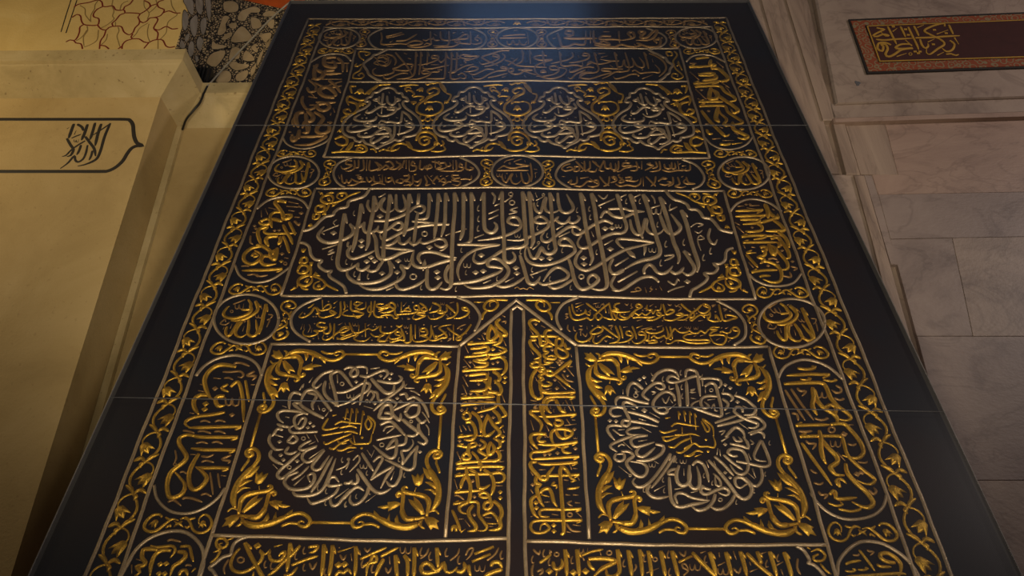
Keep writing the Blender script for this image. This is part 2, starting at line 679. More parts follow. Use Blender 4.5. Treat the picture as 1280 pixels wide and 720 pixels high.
s 30 340 390 350 470 400 520 470 500 495 460 440 435 360 430 300 460 300 530 340 590 390 605
s 20 425 440 430 490 460 495
s 34 250 480 170 475 105 490 110 550 170 620
s 28 205 495 170 520 190 550 250 545
a 28 545 550 400 575 270 580 165 575
s 30 340 605 250 640 120 650 100 690 120 720
a 28 560 690 400 700 200 712 120 715
s 28 460 590 405 610 420 650 490 655
m b
d 24 350 42 515 430 525 612 355 655 280 665 235 670
s 18 390 10 440 55
s 18 430 0 520 60
s 16 240 55 300 45
s 18 430 155 485 255
s 18 480 150 520 260
h 30 290 205 320 240 410 175 425 220
s 16 100 155 160 165
s 18 110 195 160 195 130 230 175 230
s 16 100 345 130 440
s 16 440 335 475 385
s 18 420 395 535 380
s 16 490 340 525 345
s 16 250 395 275 450
w 26 255 490
w 20 525 510
s 18 95 590 125 630
# 650 575 7.579
m g
a 28 545 25 400 38 230 45 170 30
s 36 160 20 100 30 110 80 170 150 210 190 250 185 270 130 325 65
a 28 565 140 400 150 195 152
s 36 385 700 415 690 405 500 390 300 380 100 405 75 440 100 490 180 530 195 480 210
s 36 150 160 150 220 195 240 160 260 170 330 200 410 230 445
s 34 195 320 210 290 270 275 300 320 320 400 355 445
s 22 200 330 280 350
s 34 155 340 105 380 110 450 140 520 180 555
a 28 580 465 400 472 230 470 185 490 200 535 280 540
a 28 590 572 400 575 200 575 120 590 100 640 140 690 220 690 280 650 240 605 200 620 190 670
d 28 150 405 155 455 320 620 322 675
s 22 330 210 300 240 350 245 340 275
s 22 445 275 520 270 565 255
m b
d 24 120 235
s 16 180 95 245 92
s 16 100 110 125 150
s 18 100 280 125 320
s 16 470 45 490 95
s 16 500 80 545 85
s 16 540 150 565 195
s 16 415 190 460 195
s 18 430 330 475 335
s 18 500 330 555 335
s 18 490 390 450 410 500 440
s 16 520 405 570 410
o 22 14 472 520
s 18 525 485 585 545
s 14 300 515 365 525
s 14 230 400 285 400
s 20 440 605 490 670 580 680
s 16 500 615 575 625
s 14 440 680 485 690
s 14 100 540 125 530
@ side_lettering gold
# 190 440 6.545
s 34 690 125 620 112 540 115 470 160 432 230 445 310 480 380 515 385
s 32 595 365 540 370 520 400 545 445 600 437
d 30 440 425 432 470
s 34 455 360 400 355 350 390 345 450 385 515
s 28 600 495 500 515 380 530 300 555 272 590 310 620
a 28 735 612 600 615 450 620 300 622
s 34 350 690 290 680 230 705 225 755 260 810 285 860 265 900 200 950 150 1000 125 1090 140 1180 180 1195 250 1160 270 1090 230 1030 190 985
a 28 705 700 550 700 400 698 300 680
a 28 685 805 550 803 430 803 320 790
s 34 385 835 340 910 305 1000 310 1090 350 1130 410 1100 450 1040 420 990 360 940
a 28 630 955 530 950 440 952 370 945
s 28 645 290 690 250 720 270 745 400 750 575
s 22 765 235 780 320 795 410
m b
s 20 665 120 680 95 730 92 800 118
s 18 580 165 650 165 720 160 750 185 735 210 700 205
s 22 840 160 780 195 850 200 820 235
s 16 505 215 565 220
s 16 590 218 625 212 665 230
d 26 517 300 655 515
m g
s 22 625 265 570 300 630 328
m b
w 60 660 405
s 14 395 265 425 275
s 14 380 318 430 325
s 14 310 500 345 505
s 16 395 575 430 562 480 578
s 16 515 575 550 560 605 575
s 16 255 645 300 650 350 665
s 16 375 655 420 648 485 668
s 16 510 655 550 650 605 670
s 16 360 750 410 738 460 752
s 16 490 745 530 735 580 755
s 16 810 270 845 268
s 18 405 855 460 860 510 838
s 16 405 905 440 890 510 905
s 20 650 845 575 880 640 895 620 915
s 16 475 990 490 1080 500 1170
s 16 540 995 548 1060 558 1115
s 14 565 1012 610 1015
s 14 230 990 255 980 290 1000
s 20 250 1210 270 1195 330 1200 415 1230
s 18 130 1230 180 1215 240 1260
s 16 400 1175 440 1160 490 1185
s 14 190 805 200 870 180 915
o 12 8 188 920
s 14 315 840 360 840
@ side_lettering gold
# 965 440 6.545
s 26 205 135 270 145 330 140 352 125 320 118
a 28 470 190 330 185 220 190 115 195
s 20 230 225 290 232 315 220 290 212
s 20 415 228 480 242 525 232 505 220
s 32 95 265 200 258 300 255 400 258 440 290 480 380 540 450 610 500 645 545 600 562 530 545
s 36 330 295 340 370 330 450 370 520
s 34 345 310 370 400 420 460 500 510 535 560 515 600
u 30 430 460 480 435 520 460 510 505 460 490
a 28 190 605 320 600 475 598
s 32 475 598 580 590 640 640 700 710 735 770 745 830 700 870 640 865 570 845
a 28 225 695 380 690 530 690 570 700 590 760 620 850 720 950 800 1010 840 1050 810 1080 760 1080 690 1050
s 36 385 645 400 720 400 800 420 880 445 920
s 36 410 720 460 790 520 850 535 900 480 940 480 960 520 1005 590 1010
s 36 600 915 615 990 680 1070 770 1150 825 1230 800 1270 740 1270 650 1225
s 26 240 745 320 860 400 970 490 1095
s 22 545 1100 520 1060 560 1040 610 1080
u 20 540 1050 555 1110
s 30 470 1170 500 1140 520 1160 520 1195 570 1205 695 1192
s 22 540 1285 640 1305 720 1290 715 1270
s 20 455 1235 520 1260 575 1250 555 1225
m b
s 20 105 312 180 430 270 562
s 20 155 305 240 430 340 560
s 20 205 295 225 320 275 325 245 362
w 46 410 350
s 20 520 275 560 300 560 330 520 335 485 310
s 18 505 375 550 395 585 385 570 378
s 20 160 505 200 510 215 565
s 20 345 542 400 560 455 545 435 538
o 26 16 487 638
d 30 590 672 695 1000 735 985
d 26 595 672
s 22 215 650 270 655 330 648
s 18 610 597 665 598
s 20 275 725 300 750 355 755 330 800
w 46 520 750
s 18 615 750 660 765 690 750
s 18 530 820 600 895
s 16 700 900 760 910 780 895
s 18 310 960 340 985 370 995
s 18 340 1070 390 1085 420 1065
s 22 380 1140 400 1170 450 1170 425 1205
s 22 785 1130 830 1165 850 1140 830 1110
@ side_lettering gold
# 285 235 6
s 30 440 110 380 100 355 115 380 150 410 195 420 235 465 225 475 205 420 200
s 22 395 185 350 185 320 210 320 250 330 300
u 22 245 255 290 235 320 250 300 275 250 275 240 255
s 26 330 235 370 245 410 255
s 26 305 295 240 310 225 350 250 430
s 20 300 300 275 320 290 345 400 345 515 340
s 28 375 365 310 370 285 395 305 440
s 26 390 370 395 400 375 430
s 24 415 280 440 330 470 380 485 425
s 22 460 260 490 320 505 355
s 22 415 365 440 420 460 490
s 28 215 430 270 445 320 480 345 500
s 32 370 455 350 540 320 500 375 460
s 26 255 440 180 455 125 500 125 550 180 575 240 540 250 500 200 470
s 26 325 520 270 515 250 550 280 582 365 570
u 18 180 515 200 490 225 510 190 520
a 24 410 608 300 618 105 622
d 20 400 550
m b
s 14 440 140 550 145
s 14 530 135 555 150
d 20 550 190 405 495
s 14 455 105 530 120
s 14 500 220 540 222
s 20 500 250 530 280 540 260
s 12 455 170 500 175
s 12 250 170 252 220
s 12 280 155 300 200
s 12 305 150 365 162
d 16 200 285 210 305 350 320 385 318
s 14 170 360 170 410 190 425
s 12 185 335 215 335
s 12 400 430 390 445
o 12 8 430 568
s 12 425 525 455 530
s 14 145 655 200 650 225 670
s 14 215 650 240 665 300 655
s 12 100 590 130 585 160 590
@ side_lettering gold
# 905 240 6
a 22 290 138 200 142 85 145
a 22 310 178 200 182 85 186
s 22 120 210 200 210 260 212 250 235 140 245
s 22 240 235 280 260 280 290 220 300 160 295
s 20 160 295 200 310
a 22 130 340 220 330 310 330 290 348 220 358
a 22 140 382 260 380 400 380
s 30 305 95 325 140 330 200
s 26 315 120 350 170 400 200 400 165
s 24 405 195 340 215 270 235
s 26 370 215 420 250 450 290 400 295 310 295
s 26 400 300 460 350 490 420
s 26 350 355 400 345 440 390 480 450 485 500 440 490
s 26 400 380 420 400 400 420
s 30 335 395 355 450 375 475 385 430 340 400
s 24 385 430 440 490 475 540 470 580 420 585
u 22 270 420 310 415 315 440 280 445
s 24 310 440 300 480 245 490
s 24 245 490 300 510 270 540
s 24 275 520 340 530 400 560 430 610 420 670 360 680 290 655
a 22 165 460 240 458
a 22 205 605 300 590 400 588
s 20 265 640 300 630 350 632
s 20 165 470 200 510 255 570
s 16 310 330 380 335 430 350
m b
s 14 100 110 150 105
d 14 165 95 195 95 270 200 210 268
s 14 190 105 265 102
s 14 360 130 380 140
s 16 95 260 150 310
s 14 80 230 120 250
d 16 435 440 512 522 400 525 405 550 330 555
s 16 205 415 235 420
s 16 185 530 220 570
s 14 370 320 430 335
s 16 500 560 545 575 520 590
s 16 440 630 500 640 490 600
s 16 330 505 370 500 400 510
s 14 145 400 160 425
s 12 170 120 240 130
@ side_lettering brown
# 330 65 5.54
s 26 500 40 430 45 415 70 430 100 490 110 490 75 470 65
s 20 420 75 590 80
s 20 510 45 545 80 545 140
s 22 575 90 575 140
s 22 490 130 430 135 425 155 540 150
s 26 370 90 350 130 355 190 400 180 410 150 370 130 355 100
s 16 330 190 540 190
s 16 350 215 440 250 540 235
s 16 310 195 360 240 350 280
s 20 450 200 500 240 530 285
s 16 540 205 440 235
s 30 490 320 420 310 385 280 400 255 450 250 500 300 470 310
s 18 300 250 320 280 370 270
s 20 270 310 265 350 300 400 350 390 350 370 315 370
s 18 310 310 370 320
s 18 360 350 440 355 500 350
u 24 370 370 430 360 455 385 420 410 380 400 370 370
s 30 280 420 235 430 220 470 240 525
s 18 240 430 200 480 210 520
s 30 300 410 340 450 330 480 290 490 265 530
s 26 290 430 300 520 310 560
s 26 350 420 410 460 380 510 365 550 400 570 450 550 445 510 380 510
s 26 280 500 310 510 300 560 265 560
s 26 245 545 235 590 205 620 195 595 250 600
s 22 250 590 330 590 430 585 380 620 310 645 210 645
d 18 460 490
m b
s 12 340 100 380 85
s 12 300 260 350 310
s 12 480 390 490 420
d 12 180 555 195 575 400 440
s 12 440 490 460 480
s 14 465 425 460 440
@ side_lettering gold
# 845 65 5.54
s 20 135 50 200 42 230 42
s 24 240 60 235 90 270 95 240 110
a 20 90 106 170 105 240 100
s 24 240 120 290 120 340 160 360 190 330 205 280 200
s 22 155 160 220 150 265 155 240 165 155 165
s 24 260 160 280 180 250 195 180 200
a 20 120 222 200 218 290 210 250 225
a 20 130 245 200 240 300 240 340 280 400 315 405 340 350 345
s 30 240 255 230 320 270 330 285 295 245 260
s 24 270 290 340 340 400 380 430 410 400 425 380 400
a 20 155 350 240 348 325 348
a 20 160 378 250 375 335 378 360 420 420 460 460 490 420 505 370 510 330 505 350 470 310 430 290 390
s 30 290 390 275 460 300 490
s 26 390 490 400 540 460 570 495 590 470 605 425 595
s 22 175 410 230 480 290 540 340 585 370 570
d 20 455 535
s 20 300 640 350 645 380 635
s 18 385 640 460 630
s 18 210 540 230 570 255 565
m b
s 14 95 80 140 80
s 14 280 70 330 110
s 14 95 140 160 195
s 14 135 260 210 330
d 14 175 265 225 410
s 14 310 210 370 250
s 14 320 110 335 150
s 14 340 240 380 290
s 14 250 605 310 600
s 14 200 500 230 500
s 14 300 520 325 530
s 14 405 560 430 575
s 12 320 615 400 615
s 12 150 325 165 330
@ verse_lettering gold
# 360 370 10.667
s 26 370 240 400 238 400 205 370 160 345 170 310 225 250 270 180 292 150 275 200 215
s 24 385 155 430 195 500 190 570 160 560 115 510 130 460 180
s 22 460 60 462 190
s 24 650 235 600 205 560 200 580 235 640 240 560 270 460 292 410 270 430 225
s 26 700 80 705 200 680 280 620 290
s 22 750 75 760 160 740 190
s 22 800 190 750 210 730 250 800 268 960 268 1010 235 900 215 850 210
s 24 840 70 840 170 870 200 960 205
s 22 1000 100 920 80 880 110 930 130 980 100 900 160 960 180 1010 170 1035 150 1040 80
s 20 870 240 900 285 950 290 990 250
s 24 1110 75 1105 220 1075 285
s 20 1090 130 1065 180 1080 220 1150 200
s 24 1160 70 1145 220 1180 280 1280 285
s 22 1280 110 1200 110 1180 140 1240 160 1290 140 1280 180 1200 215
s 18 265 165 310 140 350 105
m b
d 16 220 235 340 275 375 275 540 75
m g
s 22 610 105 660 70
s 16 600 165 640 145
s 16 700 130 710 70
s 12 785 115 800 150
# 360 370 10.667
s 26 500 365 420 355 390 395 440 420 520 420 470 460 400 470 350 465 400 490 370 520 290 540 220 530 200 490 225 440
s 26 560 370 570 450 540 500 490 500 475 460 520 440
s 24 620 370 615 480 605 580
s 26 820 420 760 410 710 440 700 490 760 480 820 440 760 430 650 500 560 570 490 590 460 560 480 520
s 26 820 360 850 440 880 490 960 490 1030 450 1090 435
s 22 700 520 780 530 860 500 780 530 700 570 650 580
s 22 650 560 720 580 840 540 940 510 900 545 880 570 930 600 1030 600 1100 550
s 24 1030 370 1035 550
s 20 1070 430 1130 460 1190 430 1220 400
s 22 950 390 940 490
s 20 1100 500 1150 540 1220 540 1280 500
s 24 1190 590 1230 610 1280 590
m b
s 12 170 450 200 370
s 12 220 380 210 440
s 12 280 380 300 420 265 490
s 12 320 430 310 490
d 14 355 370 340 570 525 540 990 535 1120 590
s 14 670 390 730 360
s 14 760 360 770 390
w 40 900 380
s 12 400 530 410 580
s 14 1060 400 1100 375
d 14 1160 380 1140 410 1180 410
# 475 370 9.846
m g
s 24 -20 170 60 150 100 150 90 110 60 140 80 170
s 26 185 160 130 140 110 105 150 85 190 130 160 180 80 205 0 210
s 22 185 160 190 230 225 265 180 280 160 250 110 235 20 245 -30 270
s 22 60 235 95 275
s 24 265 80 260 200
s 20 245 200 310 185 380 190 350 145 300 170 270 205
s 24 190 235 300 225 400 215 480 180 470 120 420 130 430 170 480 170
s 24 490 90 550 130 580 180 530 190 510 160 570 130
s 22 610 180 640 120
s 26 645 85 730 120 740 160 680 195 600 210
s 24 560 215 490 205 450 220 500 240 560 245 510 270 440 290 400 270 430 230
s 24 820 140 820 190 760 215 710 205 740 180 790 215 760 255 680 285 610 280 590 240
s 27 810 110 860 150 930 215
s 24 950 85 955 190 900 260 810 285
s 24 1090 190 1030 175 1010 150 1060 145 1095 195 1060 245 980 275 905 278
m b
d 14 405 80 355 125
s 12 215 100 225 130
s 14 285 130 330 80
s 14 270 270 280 290
s 14 330 270 370 285 330 290
h 36 660 225 1100 240 870 200
w 26 770 95
s 14 860 90 915 75
d 12 820 235 835 255
m g
# 475 370 9.846
s 24 10 370 10 440 70 460 150 450 220 400
s 24 200 365 240 385 280 355
s 24 250 490 200 480 190 450 240 445 270 490 200 530 130 530 110 490 140 470
s 24 -10 490 60 480 10 500 -20 540 60 560 100 500
s 24 260 400 290 480 300 550 250 540 180 560 130 575 120 550
s 26 380 355 380 500 370 570 310 575 290 530
s 24 435 360 435 530
s 24 560 440 510 440 500 410 550 400 580 430 575 480 500 490 580 510 580 540 500 565 420 560 400 520 410 480
s 24 630 365 630 480 610 540 680 550 760 520 820 510 800 460 730 400 780 370 880 355
u 22 680 490 710 500 690 530 670 510 640 420
s 24 830 395 900 450 990 500
s 24 905 360 905 550
u 26 1000 490 990 540 950 545 945 520 1000 490 1060 440 1120 355
s 20 670 500 740 490 820 440
m b
d 14 540 355 60 385 140 375 320 440 335 460 90 550 1060 460 755 555
w 30 325 380
s 14 660 385 720 360
s 14 840 530 880 525 830 560
s 16 950 410 990 375 1060 350
s 12 980 400 1000 420 1020 400
s 14 480 380 490 510
s 14 740 490 780 470
s 12 850 450 860 490
@ verse_lettering gold
# 690 370 10.24
s 26 220 140 235 240 270 300 340 310 420 290 450 280 490 310 530 290 535 240
s 24 255 110 270 190 310 245 370 240 420 215 430 180 440 230 480 250 490 210 460 205
s 26 440 95 510 150 580 200
s 24 735 95 660 150 590 210 555 250 590 310 640 260 600 220
s 24 730 90 745 160 760 240 770 300 700 290 640 265
s 20 680 160 690 220
s 22 770 280 800 310 820 280 770 200
s 26 870 95 810 110 800 150 850 180 760 190 850 210 970 205 1000 195
s 26 1150 150 1090 150 1075 125 1110 105 1150 140 1080 180 1020 230 960 295 880 305 830 270 840 220
s 22 990 270 930 280 870 250 875 220
s 22 1030 285 1120 275 1280 285
s 22 1020 270 1060 220 1110 250 1150 220 1190 250 1230 230 1280 190
s 22 1220 120 1210 160 1250 190 1290 170
s 19 300 150 410 105
m b
d 14 345 165 320 190 370 190 490 185 925 240 1190 160 1160 185 1210 185
s 16 300 105 380 85
s 14 525 105 610 88
w 34 590 130
s 16 630 120 660 100 665 130
s 14 165 235 210 230 175 265 210 275 165 300
s 14 930 100 960 120 980 95
s 14 1020 100 1010 130 1030 150 1000 165
s 14 720 170 730 230
s 14 1085 320 1150 305
m g
s 26 580 400 640 410 640 450 590 480 520 490 490 470 560 410 600 400
s 26 490 480 510 520 460 570 390 590 320 570 300 520 320 470
s 26 640 385 700 430 780 490 860 545
s 26 810 385 840 460 860 530 830 590 730 610
s 24 760 540 710 515 660 540 600 600 550 610 525 570 545 510
s 24 865 385 890 460 905 545
s 24 1030 515 960 500 950 465 990 450 1030 490 1020 540 950 585 830 605
s 24 1025 390 1060 470 1080 555
s 24 1190 500 1120 500 1110 470 1150 455 1195 490 1190 550 1130 600 1060 610 1020 570
s 24 1280 420 1220 430 1200 450 1240 475 1290 465
s 20 1240 500 1230 560 1190 570 1280 580
s 19 1080 410 1160 382
m b
s 16 205 370 200 430 240 460
s 16 275 390 280 440 310 450
s 16 345 380 375 390 390 380
s 16 340 430 395 430 365 450 370 510
s 16 390 480 430 520 450 475
d 14 515 382 480 580 780 545 985 600 1180 600
s 14 575 385 610 378
s 14 720 385 780 380 750 420 770 435
s 14 580 525 640 490
s 14 670 565 690 585 710 570
s 14 910 405 970 395
s 18 1140 430 1280 395
s 12 445 390 450 430
# 810 370 9.846
m g
s 20 0 180 40 170 60 220 90 180 140 180 160 140 160 100
s 24 185 105 205 180 230 230 300 210 320 180 270 170 210 215
s 22 -20 300 60 300 120 275 160 250 150 210 110 210 120 240 190 240 230 230
s 22 200 260 200 290 280 305 340 290 440 240 400 215 345 235 420 240 500 240 460 290 360 300
s 26 405 100 470 160 560 220
s 26 660 110 600 170 530 220 520 270 560 260 570 220 540 205
s 22 700 270 650 235 590 265 540 305 515 290 530 250
s 24 755 150 700 130 680 105 730 110 760 160 700 215 630 200 615 170
s 22 660 240 740 235 760 200 760 260 730 280 730 250
s 24 730 290 800 315 870 310 850 260 830 240 830 285
s 26 870 110 890 200 910 300 870 310
s 24 900 290 960 310 1030 290 1095 270 1020 240 950 240 960 270
s 19 -20 260 40 265 90 255
m b
s 14 20 130 70 100
s 14 240 100 270 120 290 105
s 14 330 110 350 130 390 100
s 14 370 130 410 150 370 190
s 14 620 310 680 300
d 14 600 215 830 195 1010 190 95 135 470 300 180 305
s 14 780 120 830 110 790 140
s 14 920 160 970 165 930 190
s 14 560 150 580 165
m g
s 22 0 460 100 460 180 430 185 385
s 22 40 520 70 490 110 520 160 510 200 490 230 530 250 480 220 375
s 24 0 580 60 580 110 570 80 545 30 550
s 22 270 380 290 470 300 530
s 24 330 400 290 450 260 530 300 540
s 22 330 400 390 450 470 450 510 430 550 460 610 460 650 430 700 460 740 420 790 390
s 24 880 390 800 385 760 410 850 420 780 450 760 490 840 480 940 490 960 530 930 590 870 600 800 570 760 500
s 24 550 470 480 475 435 510 480 540 600 545 740 545 750 575 640 585 520 580 400 550 330 555 270 590 220 580 230 540
s 20 880 450 920 440 960 460 1010 450 1020 400
s 24 1115 435 1060 430 1040 400 1080 385 1120 430 1100 490 1040 520 980 510 970 470
m b
s 16 110 385 180 365
d 12 60 415 85 415 370 575 520 530 990 560 1010 545
s 14 380 410 420 380
w 28 500 390
w 28 590 395
s 14 640 495 720 470
s 14 560 500 600 485
s 14 900 400 920 385
s 14 950 405 990 385
s 14 840 545 890 520
s 14 150 570 190 545
s 12 450 380 460 395
@ verse_lettering brown
# 415 192 6.74
s 15 170 65 130 60 120 90 170 100 130 125 90 130 75 105
s 15 190 60 190 125 140 150 110 145
s 15 225 55 220 120 180 110
s 15 265 55 268 130 230 150
s 15 295 55 290 145
s 15 320 60 315 140 360 140 400 120 360 70
s 15 370 75 420 110 400 145
s 15 430 140 480 120 450 100 430 120 380 148
s 15 450 75 490 70 520 110 480 130 540 130 580 90 540 80
s 15 540 65 600 120
s 15 610 60 590 110 560 140
s 15 625 60 625 130
s 15 650 60 650 145
s 15 700 90 680 70 670 100 710 110 700 145 650 150
s 15 745 60 740 130 770 130 780 105
s 15 800 100 790 130 840 120 820 95 800 145
s 15 870 60 870 120
s 15 840 70 890 80 920 110 880 130 930 130 980 110
s 15 900 85 950 80 970 110 1000 100 990 75
s 15 1020 60 1020 135
s 15 1045 60 1045 140 980 150 900 145
s 15 1100 100 1080 85 1075 115 1110 120 1090 145 1040 150
s 15 1130 70 1130 130 1170 140 1190 125 1160 115
d 12 900 70
s 15 80 180 90 240 110 250 130 220
s 15 120 220 140 250 170 215
s 15 250 200 220 195 230 215 260 210 240 240 200 235 160 210
s 15 130 270 190 265 240 240 290 240
s 15 290 200 310 240 340 220 320 200
s 15 350 190 360 240 410 240 400 200
s 15 425 180 425 250
s 15 330 270 390 250 450 265
s 15 450 200 460 240 500 230 500 200 530 260
s 15 560 220 540 240 590 250 600 220 570 215
s 15 600 190 650 190 640 220 600 230 650 240 660 260 600 270
s 15 680 190 680 250 650 270
s 15 690 230 720 240 750 220 730 270 690 265
s 15 780 190 800 240 790 270 830 260
s 15 800 185 850 240
s 15 890 190 850 240 870 260
s 15 880 200 930 240 960 240 940 210 900 240
s 15 930 270 980 240 1010 240
s 15 1070 185 1010 185 1030 210 1080 205 1010 225 1080 240 1060 270 1010 260
s 15 1080 220 1130 215 1170 220 1175 185
m g
s 16 470 210 500 200
s 16 655 275 670 250
s 16 690 180 715 175
m b
s 10 55 185 65 215
s 10 200 185 240 180
s 10 390 185 410 180
s 10 640 180 655 175
s 10 830 195 850 185
s 10 910 195 930 185
s 10 960 195 985 185
@ verse_lettering brown
# 690 192 6.56
s 15 150 85 100 100 80 125 110 145 170 130 150 110 120 120
s 15 180 110 220 110 220 140 180 145 200 100
s 15 195 65 240 110 280 150
s 15 265 65 265 130 230 150
s 15 310 65 310 120 290 140 350 150 370 120
s 15 280 140 320 120
s 15 330 62 380 105 405 120
s 15 425 60 400 110 390 140 430 145
s 15 430 65 440 120 480 120 470 90
s 15 480 80 490 130 520 130 520 80
s 15 545 65 540 130 500 150
s 15 640 80 590 80 580 105 640 100 660 110 600 120 560 145 530 150
s 15 690 70 700 110 690 140 640 140
s 15 650 110 700 105 720 120
s 15 735 65 735 130
s 15 810 80 780 90 830 100 800 120 760 140
s 15 850 70 860 110 820 125
s 15 880 65 885 130 850 145 800 150
s 15 920 90 930 120 970 125 960 90
s 15 980 75 985 125 1010 120 1005 75
s 15 1030 65 1040 130
s 15 900 135 960 150 1030 140 1080 140 1100 120
s 15 1060 125 1090 140 1130 135 1130 90
s 14 1065 105 1100 100
s 15 130 240 160 220 150 250 200 245 205 190
s 15 180 265 240 270 290 230 330 230 310 205
s 15 230 205 300 195
s 15 380 250 340 230 370 220 380 260 330 275 290 265
s 15 390 190 430 240 470 265
s 15 470 190 460 250 420 270
s 15 520 215 490 195 520 195 525 225 480 240
s 15 545 190 590 230 550 240 580 195
s 15 600 200 650 195 640 220 600 220 680 230 710 215
s 15 520 250 560 270 620 260 680 270 720 250 730 200
s 15 745 195 750 270
s 15 770 190 830 250 850 270
s 15 850 190 840 240 810 270
s 15 870 230 900 210 940 210 910 200 880 220
s 15 880 250 930 260 980 240 940 230
s 15 990 195 990 250 950 270
s 15 1030 195 1045 250 1010 270 1060 280 1100 270
s 15 1100 195 1120 240 1170 250 1100 250 1080 230 1110 200
m g
s 16 350 70 380 100
s 16 780 200 810 230
m b
s 10 240 75 255 85
s 10 1040 90 1060 80
s 10 600 60 620 55
s 10 1060 195 1080 185
s 10 80 190 110 190
s 10 540 180 560 175
@ emblem_lettering brown
# 600 192 12.8
s 30 565 165 640 175 700 185 780 200 700 205 620 220 570 235 500 235 440 225 380 200 320 235 270 270
s 28 265 275 400 275 600 272 780 272
s 30 805 160 820 260 830 360 820 455
s 28 350 345 370 430 420 465 450 420 490 350 520 330 490 400 520 470 570 490 620 470 660 430
s 30 655 310 670 400 700 465 750 480 790 440 790 380 760 310
m b
d 18 430 320
s 16 385 150 430 115 550 88
s 16 540 135 600 110 670 92
o 14 10 475 160
s 14 575 325 590 380
s 14 865 250 915 260
s 16 875 320 920 300
s 16 885 320 890 390
w 50 315 345
s 12 400 345 405 405
s 12 715 110 725 140
@ pear_lettering silver
# 520 100 7.35
s 22 490 120 490 200 480 215
s 20 460 150 460 200 500 220 530 210
s 22 530 145 545 200 590 225 615 195 600 145
s 18 455 165 410 180 450 190
s 18 615 165 655 180 620 195
s 24 545 250 500 240 450 260 400 295 360 295 370 270
s 22 500 250 500 305
s 24 650 215 665 250 640 265 590 270 555 265 580 245 630 260 610 300 550 325 490 325 460 300
s 24 460 335 450 360 400 375 310 375 260 355 275 330 310 310
d 12 330 345 370 345
s 22 690 285 690 380 650 390 590 380 560 385 510 370 490 395
s 22 690 285 750 320 790 365
s 24 430 420 380 420 360 400 400 390 440 420 490 410 540 410 510 440 480 415
s 24 430 425 380 450 300 470 230 470 210 440 240 390
s 24 820 430 760 425 740 405 780 390 815 420 800 450 740 480 670 495
s 22 690 400 690 510
s 24 640 400 645 500 620 550 580 570 530 575
s 24 540 430 600 450 600 480 540 490 470 490 530 450 570 450
s 24 470 490 430 515 350 520 315 500 330 480
s 22 560 440 610 490 630 535
s 24 605 520 560 515 510 550 460 575 440 550 470 520
s 10 250 430 310 410
s 10 430 230 440 250
s 10 345 310 355 320
s 10 720 345 730 370 760 370
s 10 570 355 580 350
s 10 370 490 385 480 400 485
s 10 540 105 550 120
s 10 640 340 660 345
@ pear_outline silver
# 520 100 7.35
u 22 508 628 470 600 400 580 365 550 340 565 300 555 280 530 220 515 170 470 160 400 200 340 270 290 340 255 380 215 370 195 335 195 355 160 385 150 400 115 440 110 480 80 540 68 590 85 620 115 660 120 680 150 710 160 730 190 695 190 685 215 720 255 790 300 850 350 885 420 860 490 790 515 745 520 730 545 690 555 660 545 620 570 550 600 508 628
@ pear_field gold
# 520 100 7.35
s 22 880 220 900 160 980 130 990 90 940 75 890 100 910 125 948 110
s 22 960 140 880 185 820 230 815 285 860 315 940 330 1010 310 1050 270 1040 220 990 200 950 205
s 17 830 190 860 160 800 150 760 160
t 84 930 260 180
t 71 825 90 200
t 58 780 210 240
t 52 1075 205 160
f 985 35 1030 45 1060 80 1070 125 1040 110 1000 70
s 17 1070 125 1110 140 1100 180 1075 205
o 24 12 930 360
t 62 938 435 180
s 25 850 560 870 495 940 480 1010 510 1050 570
s 20 920 560 960 545 970 580 930 600 890 580 880 540 930 520 990 540
t 71 1040 585 160
f 750 560 790 570 830 620 830 645 780 620
s 22 830 640 900 655 990 640 1040 600
s 20 770 600 720 585 660 600 635 640 680 645 710 620
s 17 520 660 560 640 600 650 640 645
s 17 620 60 680 50 740 45 800 50
s 17 700 110 680 80 710 65 735 80
s 17 1000 655 1080 660 1130 640 1100 600
s 17 860 35 880 45 920 30 960 35
s 16 960 205 900 205 880 225
s 18 700 95 740 105 770 130 750 150
s 16 1000 60 1010 35 960 25 930 40
s 18 860 330 850 355 880 375 905 360
s 18 1000 330 1015 355 985 375 960 360
s 18 900 400 880 430 905 450
s 18 975 400 1000 430 970 450
s 16 690 640 640 655 600 640 620 615
s 16 1090 560 1110 590 1080 610
@ pear_end gold
# 740 100 7.2
t 97 765 105 180
s 20 720 130 650 80 600 50 640 90
f 640 90 670 80 700 130 680 135
s 20 800 60 850 60 840 120
t 78 755 220 220
s 22 720 180 780 185 860 150 885 180 870 230
s 25 870 200 800 220 790 270 830 310 890 310 912 280 870 265 850 290
s 20 870 320 930 350 930 380 890 380
t 65 945 460 180
s 25 1000 540 940 515 890 540 900 590 960 590 1000 560
s 20 900 590 960 650
s 22 1030 660 900 650 740 655 710 625 750 590 820 600
f 820 560 860 570 910 640 880 645 840 610
s 20 740 630 780 610 800 640 760 640
s 17 620 660 640 630 680 630
s 17 600 50 560 45 480 40
@ lord_lettering gold
# 260 360 9
s 34 455 135 485 180 480 210 490 250 460 290 370 330 270 345 190 325 180 280 220 220 245 210
s 28 380 250 440 248 490 240
a 36 540 160 560 220 555 260 500 310 410 355 330 372 260 370
s 34 215 440 200 490 215 540 250 535 300 460 350 390 380 385 330 450 310 510 340 550 390 550 440 515
s 34 460 360 460 440 450 510 480 545 530 540 560 490 550 430 540 360
a 36 655 190 630 300 605 420 575 525
m b
u 16 285 188 420 132
w 50 355 210
o 16 10 268 265
d 20 415 375
s 14 520 155 550 140
s 14 600 190 605 240
w 36 570 318
s 14 680 300 730 310 700 345
s 14 665 365 700 350 660 445
s 16 245 385 200 415 140 405 170 370 195 355 200 385
s 14 270 410 250 460
s 14 185 440 170 470
s 14 410 430 390 490
@ corner_ornament gold
# 270 565 6.546
